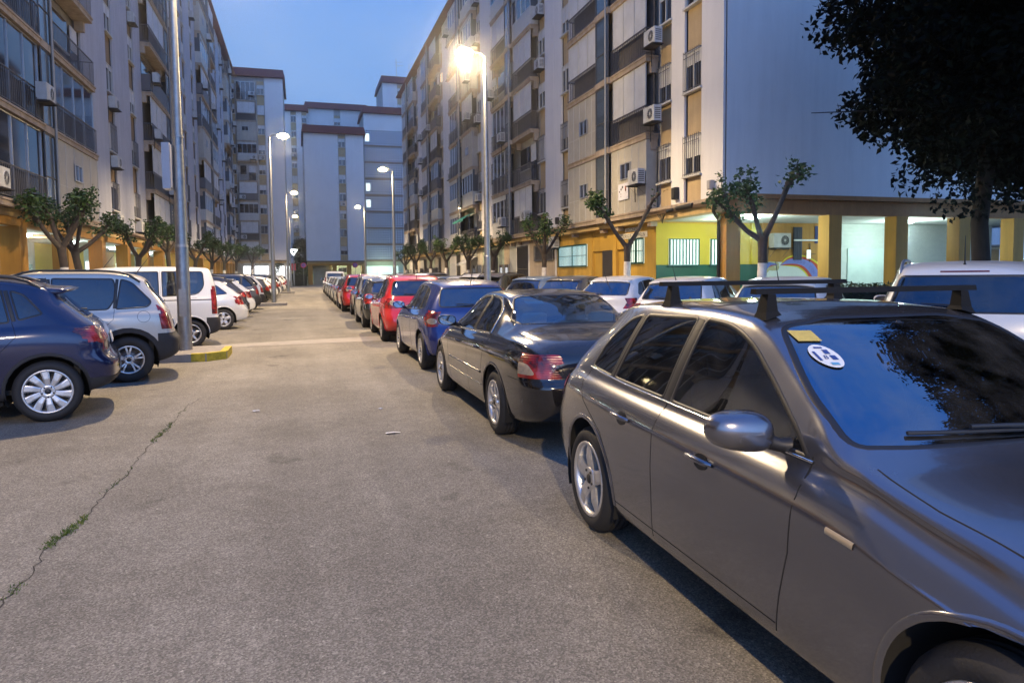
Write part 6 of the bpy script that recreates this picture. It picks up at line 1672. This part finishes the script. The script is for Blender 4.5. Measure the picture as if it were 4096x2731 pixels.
def bush(name, x0, x1, y0, y1, z1, seed, label, cat):
    rnd = random.Random(seed); m = MB(); V_ = (x1-x0)*(y1-y0)*z1
    for _ in range(int(min(9000, 1500*V_))):
        p = Vector((rnd.uniform(x0, x1), rnd.uniform(y0, y1), z1*(rnd.random()**.6)+.05*rnd.random()))
        leaves(m, p, .05, 1, .09, rnd)
    m.box(x0+.1, x1-.1, y0+.1, y1-.1, .1, z1-.15, 1)
    return m.build(name, [leaf_mat('leaf_hedge', (.015, .03, .01), (.04, .07, .02)), M('hedge_inside', (.008, .012, .006), .95)], None, label, cat)
bush('hedge', 12.7, 19.5, 15.0, 16.0, 1.25, 3, 'low dark clipped hedge between the parked white cars and the arcade', 'hedge')
bush('hedge', -1.3, 1.0, 113.4, 115.5, 1.9, 4, 'round dark green bushes in front of the end block', 'hedge')
ft = MB(); rnd = random.Random(9); ft.tube([(0, 0, 0), (0, 0, 7)], [.12, .05], 6, 0)
for _ in range(60): leaves(ft, (rnd.gauss(0, .5), rnd.gauss(0, .5), rnd.uniform(2, 9.5)), .7, 60, .3, rnd, (1, 1, 1), .3, 1)
ftm = ft.mesh('cypress_tree', [MATS['bark'], MATS['leaf_hedge']])
for (x, y, s_, lb) in ((-3.2, 111, 1.05, 'slim dark cypress left of the triangle lamp'), (-.1, 118, .78, 'dark round tree behind the triangle lamp'), (1.3, 119, .8, 'dark round tree touching the end block')):
    o = link_mesh('cypress_tree', ftm, None, (x, y, 0)); o.scale = (s_*(.6 if s_ > 1 else 1.3), s_, s_); tag(o, lb, 'tree')
# roof aerials
for k, (x, y, z, s_, lb) in enumerate([(-9.3, 83, 30.8, 1.5, 'branched television aerial on the left roofs'), (17.4, 127.5, 37., 1.4, 'thin aerial on the tallest right tower'), (13.6, 88, 25.2, 1.1, 'thin aerial on the far right roofs')]):
    m = MB(); m.tube([(0, 0, 0), (0, 0, 2.2*s_)], .03*s_, 5)
    for zz in (1.3, 1.75): m.tube([(-.15*s_, 0, zz*s_), (.9*s_, 0, (zz+.12)*s_)], .018*s_, 4)
    for q in range(5): m.tube([(.1*s_+q*.17*s_, -.25*s_, 1.42*s_+.02*q), (.1*s_+q*.17*s_, .25*s_, 1.42*s_+.02*q)], .012*s_, 4)
    m.build('roof_aerial', G['alu'], None, lb, 'aerial', loc=(x, y, z))
# ------------------------------------------------------------------ the cars
TY = car_types()
PR = {}
used = set()
for k, T in TY.items():
    PR[k] = make_car(T, 'parked_car')
KID = {}
for o in COL.objects:
    if o.parent: KID.setdefault(o.parent, []).append(o)
SMALL = ('panel_gap', 'cabin_interior', 'mirror_glass', 'mirror_arm', 'handle_recess', 'antenna', 'underbody', 'wiper', 'rear_wiper', 'door_handle', 'seat', 'lamp_lens')
def clone(o, parent, T, pt, far, lvl=0):
    base = o.name.split('.')[0]
    if far and (base in SMALL): return None
    c = o.copy(); COL.objects.link(c); c.parent = parent
    if o.type == 'MESH' and o.data.materials and o.data.materials[0] == T['paint']:
        c.material_slots[0].link = 'OBJECT'; c.material_slots[0].material = pt or T['paint']
    for ch in KID.get(o, []): clone(ch, c, T, pt, far, lvl+1)
    return c
def car(kind, x, y, rz, label, pt=None, far=False, group=None, cat='car', s=1.0, extra=None):
    root = PR[kind][0]; T = TY[kind]
    if kind not in used:
        used.add(kind); r = root
        if pt:
            for o in KID[root]+[q for o in KID[root] for q in KID.get(o, [])]:
                if o.type == 'MESH' and o.data.materials and o.data.materials[0] == T['paint']:
                    o.material_slots[0].link = 'OBJECT'; o.material_slots[0].material = pt
    else: r = clone(root, None, T, pt, far)
    r.location = (x, y, 0); r.rotation_euler = (0, 0, rz); r.scale = (s, s, s)
    tag(r, label, cat, group)
    if cat == 'van': r.name = 'parked_van'
    return r
def P(n, c, m=0., r=.22): return paint('paint_'+n, c, m, r)
N90 = R90
# heading angle: local +x is the nose.  +Y heading = 90 deg
g1 = 'cars parked nose to tail right of the lane'
YB = 4.0   # rear axle of the nearest car
T = TY['hatch_near']; cy = 4.0+T['xr']-T['L']/2
CS = 1.05
near_car = car('hatch_near', 1.70+.875*CS-.03, 4.05-(T['L']/2-T['xr'])*CS, -R90-math.radians(1.3), 'dusty silver grey hatchback with black roof bars filling the lower right', group=g1, s=1.05)
def row1(kind, yr, label, pt=None, far=False, x=None, cat='car', s=1.):
    s *= 1.05; T = TY[kind]; hw = T['W']/2*s
    return car(kind, (x or 1.84)+hw, yr+(T['L']/2-T['xr'])*s, R90+random.Random(yr).uniform(-.006, .006), label, pt, far, g1, cat, s)
row1('sedan', 6.85, 'glossy black saloon with cream headrests behind its rear window')
row1('hatch_round', 12.05, 'dark blue rounded hatchback with round red tail lamps', x=1.93)
row1('hatch_tall', 17.5, 'bright red tall hatchback behind the dark blue one', x=1.87)
row1('hatch_family', 22.3, 'black hatchback between the two red cars', P('black2', (.012, .014, .013)), x=1.80)
row1('suv_clad', 27.3, 'silver off-roader almost hidden behind the black hatchback, with dark lower trim', P('silver', (.40, .41, .42), .5), x=1.95, s=.93)
row1('hatch_tall', 32.4, 'second red hatchback with a pale roof further up the lane', x=1.72, s=1.03)
row1('hatch', 37.4, 'small black hatchback in front of the second red one', P('black2', (.012, .014, .013)), True, 1.75)
row1('hatch_family', 42.5, 'pale blue grey hatchback in the far part of the right line', P('pale_blue', (.30, .38, .48), .3), True, 1.8)
row1('hatch', 47.7, 'small silver hatchback in the far part of the right line', P('silver', (.40, .41, .42), .5), True, 1.85)
row1('hatch_round', 52.9, 'light grey hatchback three places before the white van', P('light_grey', (.36, .37, .38), .3), True, 1.9)
row1('hatch', 58.2, 'white hatchback two places before the white van', None, True, 1.95)
row1('van', 65.0, 'white panel van with blue tinted rear window at the end of the line', None, True, 2.0, 'van', 1.06)
# second row, noses towards the right pavement
g2 = 'cars parked at an angle along the right pavement'
PHI = math.radians(90-50)
def row2(kind, y, label, pt=None, far=False, xr=6.9, cat='car', s=1., dphi=0.):
    s *= 1.05; T = TY[kind]; a = PHI+dphi; h = T['L']/2*s
    return car(kind, xr+h*math.cos(a), y+h*math.sin(a), a, label, pt, far, g2, cat, s)
WH = P('white', (.70, .70, .68)); SV = MATS['paint_silver']; DG = P('dark_grey', (.035, .037, .045), .3); LB_ = P('light_blue', (.13, .20, .32), .3); BK = MATS['paint_black2']
suvw = row2('suv_white', 5.7, 'cream white off-roader with grey roof rails at the right edge', xr=6.75)
row2('hatch', 9.1, 'low white hatchback seen over the silver car roof below the mural', P('white', (.70, .70, .68)))
cit = row2('hatch', 12.3, 'white hatchback with a double chevron badge on its tailgate', WH)
row2('hatch_family', 15.6, 'white hatchback with pointed red lamps left of the chevron badged one', WH)
row2('hatch_family', 18.9, 'dark grey hatchback left of the white pair', DG)
row2('hatch', 22.1, 'pale blue hatchback right of the bright lamp island', LB_)
row2('suv_blue', 27.3, 'black off-roader with sloping roof just left of the bright lamp', BK)
row2('suv_blue', 30.6, 'white off-roader standing directly behind the bright lamp pole', WH)
row2('hatch_family', 33.9, 'white hatchback second from the lamp pole in the angled row', WH, True)
row2('hatch', 37.2, 'light blue hatchback deep in the angled row', LB_, True)
row2('hatch_family', 40.5, 'black hatchback deep in the angled row', BK, True)
row2('suv_clad', 43.8, 'silver off-roader deep in the angled row', SV, True)
row2('hatch', 47.1, 'grey hatchback near the middle right lamp', DG, True)
row2('suv_clad', 55.5, 'silver off-roader past the middle right lamp', SV, True)
row2('hatch', 58.8, 'white hatchback past the middle right lamp', WH, True)
row2('hatch_family', 62.1, 'dark hatchback far along the angled row', DG, True)
row2('suv_blue', 65.4, 'far grey off-roader of the angled row', P('mid_grey', (.13, .13, .14), .4), True)
row2('hatch', 68.7, 'farthest silver hatchback of the angled row', SV, True)
# left row, noses to the left pavement, tails to the lane
g3 = 'cars parked square to the left pavement'
def left(kind, yw, label, pt=None, far=False, dx=0., cat='car', s=1., xw=None):
    """yw: near side of the car; tail faces the lane"""
    s *= 1.05; T = TY[kind]; th = PI+.21
    if xw is None: xw = -1.88+.011*(min(yw, 60)-10)+dx-T['xr']*s
    lx, ly = (T['xr']-T['L']/2)*s, T['W']/2*s
    return car(kind, xw-(lx*math.cos(th)-ly*math.sin(th)), yw-(lx*math.sin(th)+ly*math.cos(th)), th, label, pt, far, g3, cat, s)
left('suv_blue', 9.1, 'dark blue crossover with ten spoke alloy wheels at the left edge', None, xw=-2.80)
left('suv_clad', 12.1, 'silver and champagne off-roader with wide black bumper and wheel arches', xw=-2.60)
left('van', 17.55, 'white passenger van behind the tall lamp pole', xw=-2.45, cat='van')
left('hatch_family', 23.1, 'silver white hatchback with five spoke wheels and pointed red lamps', None, xw=-2.30)
left('suv_blue', 27.0, 'dark grey crossover behind the silver white hatchback', P('dark_grey', (.035, .037, .045), .3), dx=.0)
left('hatch_family', 29.9, 'white hatchback behind the dark grey crossover', WH)
left('suv_clad', 33.2, 'mid grey off-roader with black lower body in the left row', P('mid_grey', (.13, .13, .14), .4), dx=.02)
left('suv_clad', 36.5, 'white off-roader just before the second left lamp', WH, dx=.02)
ls = [('hatch', 43.0, BK, 'black hatchback just past the second left lamp'), ('hatch_tall', 46, WH, 'white tall hatchback past the second left lamp'), ('hatch_family', 49, P('bronze', (.20, .12, .07), .4), 'bronze hatchback in the far left row'),
      ('hatch', 52, WH, 'white hatchback with red lamps in the far left row'), ('suv_clad', 55, DG, 'dark off-roader in the far left row'), ('hatch', 58, WH, 'small white hatchback in the far left row'), ('hatch_family', 61, SV, 'silver hatchback in the far left row'), ('suv_clad', 64, WH, 'white off-roader just before the third left lamp'),
      ('hatch', 71, WH, 'white hatchback just past the third left lamp'), ('hatch_family', 74, DG, 'dark hatchback past the third left lamp'), ('suv_clad', 77, WH, 'white off-roader past the third left lamp'), ('hatch', 80, SV, 'silver hatchback past the third left lamp'), ('hatch_family', 83, BK, 'black hatchback near the left end of the street'), ('suv_clad', 86, DG, 'last dark off-roader of the left row')]
for k, y, p, lb in ls: left(k, y, lb, p, True, dx=.0 if y < 66 else .1)

# ------------------------------------------------------------------ things on the near silver car
S = PR['hatch_near'][1]; L2 = 2.12
root = near_car
# roof bars
for xb, nm in ((2.12, 'front'), (1.28, 'rear')):
    X = xb-L2
    rb = empty('roof_bar', (0, 0, 0)); rb.parent = root
    zt = S.hit(X, 0, 'z', 1).z
    m = MB(); zb = zt+.085
    m.add([(X-.024, -.60, zb-.012), (X+.024, -.60, zb-.012), (X+.024, .60, zb-.012), (X-.024, .60, zb-.012), (X-.018, -.60, zb+.012), (X+.018, -.60, zb+.012), (X+.018, .60, zb+.012), (X-.018, .60, zb+.012)],
          [(0, 3, 2, 1), (4, 5, 6, 7), (0, 1, 5, 4), (1, 2, 6, 5), (2, 3, 7, 6), (3, 0, 4, 7)])
    o = m.build('cross_bar', M('bar_black', (.006, .006, .006), .7, bmp=.15, bscale=120, spec=.2), root); bpy.data.objects.remove(rb)
    for sg in (1, -1):
        q = S.hit(X, sg*.535, 'z', 1); f = MB()
        f.add([(X-.05, sg*.57, q.z-.012), (X+.05, sg*.57, q.z-.012), (X+.045, sg*.49, q.z+.010), (X-.045, sg*.49, q.z+.010),
               (X-.034, sg*.56, q.z+.022), (X+.034, sg*.56, q.z+.022), (X+.032, sg*.50, q.z+.028), (X-.032, sg*.50, q.z+.028),
               (X-.026, sg*.545, zb-.013), (X+.026, sg*.545, zb-.013), (X+.024, sg*.505, zb-.013), (X-.024, sg*.505, zb-.013)],
              [(0, 1, 5, 4), (1, 2, 6, 5), (2, 3, 7, 6), (3, 0, 4, 7), (4, 5, 9, 8), (5, 6, 10, 9), (6, 7, 11, 10), (7, 4, 8, 11), (0, 3, 2, 1), (8, 9, 10, 11)])
        f.build('bar_foot', MATS['bar_black'], o)
# windscreen stickers
def on_screen(y, z, off): q = S.hit(y, z, 'x', 1); return q+S.normal_at(q)*off
def sticker(pts, off, mat, name, par):
    m = MB(); m.add([on_screen(y, z, off) for y, z in pts], [tuple(range(len(pts)))]); return m.build(name, mat, par)
# car's right side is -y; the viewer sees it on the left of the screen
cyy, czz, rr_ = -.50, 1.235, .052
st = sticker([(cyy+rr_*math.cos(2*PI*i/28), czz+rr_*.72*math.sin(2*PI*i/28)) for i in range(28)], .004, M('sticker_white', (.62, .64, .64), .5, var=.02), 'round_sticker', root)
nv = M('sticker_navy', (.03, .06, .22), .5)
def srect(u0, u1, v0, v1, mat, name='sticker_print'):
    return sticker([(cyy+u*rr_, czz+v*rr_*.72) for u, v in ((u0, v0), (u1, v0), (u1, v1), (u0, v1))], .0065, mat, name, st)
srect(-.75, -.55, -.45, .35, nv); srect(-.35, .25, .62, .75, nv); srect(.05, .45, .12, .5, nv); srect(.2, .62, -.38, .0, nv); srect(-.2, .35, -.82, -.6, M('sticker_cyan', (.10, .30, .50), .5))
q = on_screen(cyy-.18*rr_*1., czz-.22*rr_, .0065); nn = S.normal_at(q)
tx = text_mesh('lettering', 'B', .034, nv, st, q, (0, 0, 0), .0003); tx.rotation_euler = Vector(nn).to_track_quat('Z', 'Y').to_euler()
sticker([(-.545, 1.285), (-.455, 1.285), (-.455, 1.322), (-.545, 1.322)], .004, M('sticker_yellow', (.55, .42, .10), .6, var=.2, scale=60), 'yellow_sticker', root)
# mirror and air freshener behind the screen, side indicator, fuel flap
m = MB(); m.sphere((-.02+.25, 0, 0), .01, 4, 3)
m = MB(); m.sphere((2.20-L2, .0, 1.275), .12, 14, 8, 0, (.22, 1., .32)); m.tube([(2.24-L2, 0, 1.29), (2.30-L2, 0, 1.345)], .015, 6); mir = m.build('interior_mirror', M('trim_black', (.02, .02, .02)), root)
m = MB(); m.tube([(2.20-L2, .02, 1.24), (2.20-L2, .03, 1.16)], .002, 4, 0); m.sphere((2.20-L2, .03, 1.145), .022, 10, 8, 1); m.build('air_freshener', [MATS['trim_black'], M('freshener_cream', (.6, .45, .22), .6)], mir)
m = MB()
for sg in (1, -1):
    S.trim(m, [(2.90-L2, .745), (3.02-L2, .735)], 'y', sg, .026, .004)
m.build('side_indicator', M('indicator_amber', (.50, .38, .22), .25, coat=1.), root)
# chevron badge on the white hatchback
Sh = PR['hatch'][1]
cb = MB()
for zc in (.80, .845):
    for sg in (1, -1):
        A = []
        for (y, z) in ((0, zc+.030), (sg*.055, zc-.018), (sg*.055, zc-.038), (0, zc+.010)):
            q = Sh.hit(y, z, 'x', -1); A.append(q+Sh.normal_at(q)*.008)
        cb.add(A, [(0, 1, 2, 3)])
cb.build('chevron_badge', M('badge_dark', (.12, .12, .13), .3, .7), cit)
# card inside the saloon's rear window and chrome boot handle are parts of the saloon
Ss = PR['sedan'][1]
card = MB(); q0 = Ss.hit(.30, 1.29, 'x', -1); 
pts_ = [Ss.hit(y, z, 'x', -1)+Vector((.02, 0, -.01)) for y, z in ((.40, 1.265), (.22, 1.265), (.22, 1.29), (.40, 1.29))]
card.add(pts_, [(0, 1, 2, 3)]); card.build('window_card', M('card_pale', (.5, .55, .5), .7), PR['sedan'][0])

# ------------------------------------------------------------------ sky, camera
w = bpy.data.worlds.new('World'); sc.world = w; w.use_nodes = True
t = w.node_tree; bg = t.nodes['Background']
tc = t.nodes.new('ShaderNodeTexCoord'); sp = t.nodes.new('ShaderNodeSeparateXYZ'); t.links.new(tc.outputs['Generated'], sp.inputs[0])
sky = t.nodes.new('ShaderNodeTexSky'); sky.sky_type = 'NISHITA'; sky.sun_disc = False
sky.sun_elevation = math.radians(.8); sky.sun_rotation = math.radians(200); sky.air_density = 1.; sky.dust_density = .4; sky.ozone_density = 4.
gr_ = ramp(t, sp.outputs[2], [(0., (.24, .45, .86)), (.3, (.19, .40, .85)), (.55, (.10, .33, 1.0)), (.8, (.05, .28, 1.1)), (1., (.04, .26, 1.1))])
mp = t.nodes.new('ShaderNodeMapping'); mp.inputs['Scale'].default_value = (1., 1., 2.6); t.links.new(tc.outputs['Generated'], mp.inputs['Vector'])
n = noise(t, 2.2, 7, .6, mp.outputs[0]); r = ramp(t, n.outputs['Fac'], [(.42, 0.), (.68, .5)])
mx_ = N(t, 'ShaderNodeMix', data_type='RGBA'); t.links.new(r.outputs[0], mx_.inputs[0]); t.links.new(gr_.outputs[0], mx_.inputs[6]); mx_.inputs[7].default_value = (.38, .55, .88, 1)
m2 = N(t, 'ShaderNodeMix', data_type='RGBA'); m2.inputs[0].default_value = .04; t.links.new(mx_.outputs[2], m2.inputs[6]); t.links.new(sky.outputs[0], m2.inputs[7])
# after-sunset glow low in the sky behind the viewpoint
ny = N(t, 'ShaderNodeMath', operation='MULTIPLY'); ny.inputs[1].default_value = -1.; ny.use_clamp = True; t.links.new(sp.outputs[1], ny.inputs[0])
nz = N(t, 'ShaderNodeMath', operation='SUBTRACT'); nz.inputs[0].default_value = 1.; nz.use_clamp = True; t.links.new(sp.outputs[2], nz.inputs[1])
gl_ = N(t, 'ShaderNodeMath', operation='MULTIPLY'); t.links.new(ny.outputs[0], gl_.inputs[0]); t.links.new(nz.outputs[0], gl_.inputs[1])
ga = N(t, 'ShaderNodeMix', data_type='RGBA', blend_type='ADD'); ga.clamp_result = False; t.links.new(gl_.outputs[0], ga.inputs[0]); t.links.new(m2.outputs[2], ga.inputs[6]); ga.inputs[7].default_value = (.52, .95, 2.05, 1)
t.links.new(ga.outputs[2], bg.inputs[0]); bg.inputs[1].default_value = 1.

cam = bpy.data.cameras.new('camera'); co = bpy.data.objects.new('camera', cam); COL.objects.link(co); sc.camera = co
cam.lens = 1600/2352*36; cam.sensor_width = 36; cam.sensor_fit = 'HORIZONTAL'; cam.shift_y = -60/2352; cam.clip_end = 1500; cam.clip_start = .05
yaw, pit, rol = math.radians(16.837), math.atan(.06), .010
d = Vector((math.sin(yaw)*math.cos(pit), math.cos(yaw)*math.cos(pit), -math.sin(pit))); rt = Vector((math.cos(yaw), -math.sin(yaw), 0)); up = rt.cross(d)
r2 = rt*math.cos(rol)-up*math.sin(rol); u2 = rt*math.sin(rol)+up*math.cos(rol)
Mx = Matrix((r2, u2, -d)).transposed().to_4x4(); Mx.translation = Vector((0, 0, 1.65)); co.matrix_world = Mx
sc.view_settings.view_transform = 'Standard'; sc.view_settings.look = 'None'; sc.view_settings.exposure = 0.; sc.view_settings.gamma = 1
sc.cycles.max_bounces = 6; sc.cycles.diffuse_bounces = 3; sc.cycles.glossy_bounces = 3; sc.cycles.transparent_max_bounces = 12; sc.cycles.use_light_tree = True
sc.cycles.sample_clamp_indirect = 4.; sc.cycles.caustics_reflective = False; sc.cycles.caustics_refractive = False

# haze volume added to stand in for lamp bloom; also softens the far blocks
hz = MB(); hz.box(-75, 95, -30, 165, -1.2, 42)
me = hz.mesh('haze', []); m = bpy.data.materials.new('lamp_bloom_haze'); m.use_nodes = True; t = m.node_tree
t.nodes.remove(t.nodes['Principled BSDF']); v = t.nodes.new('ShaderNodeVolumePrincipled'); v.inputs['Color'].default_value = (.96, .97, 1, 1); v.inputs['Density'].default_value = .0015; v.inputs['Anisotropy'].default_value = .955
t.links.new(v.outputs[0], t.nodes['Material Output'].inputs['Volume']); me.materials.append(m)
o = bpy.data.objects.new('haze', me); COL.objects.link(o); tag(o, kind='stuff')
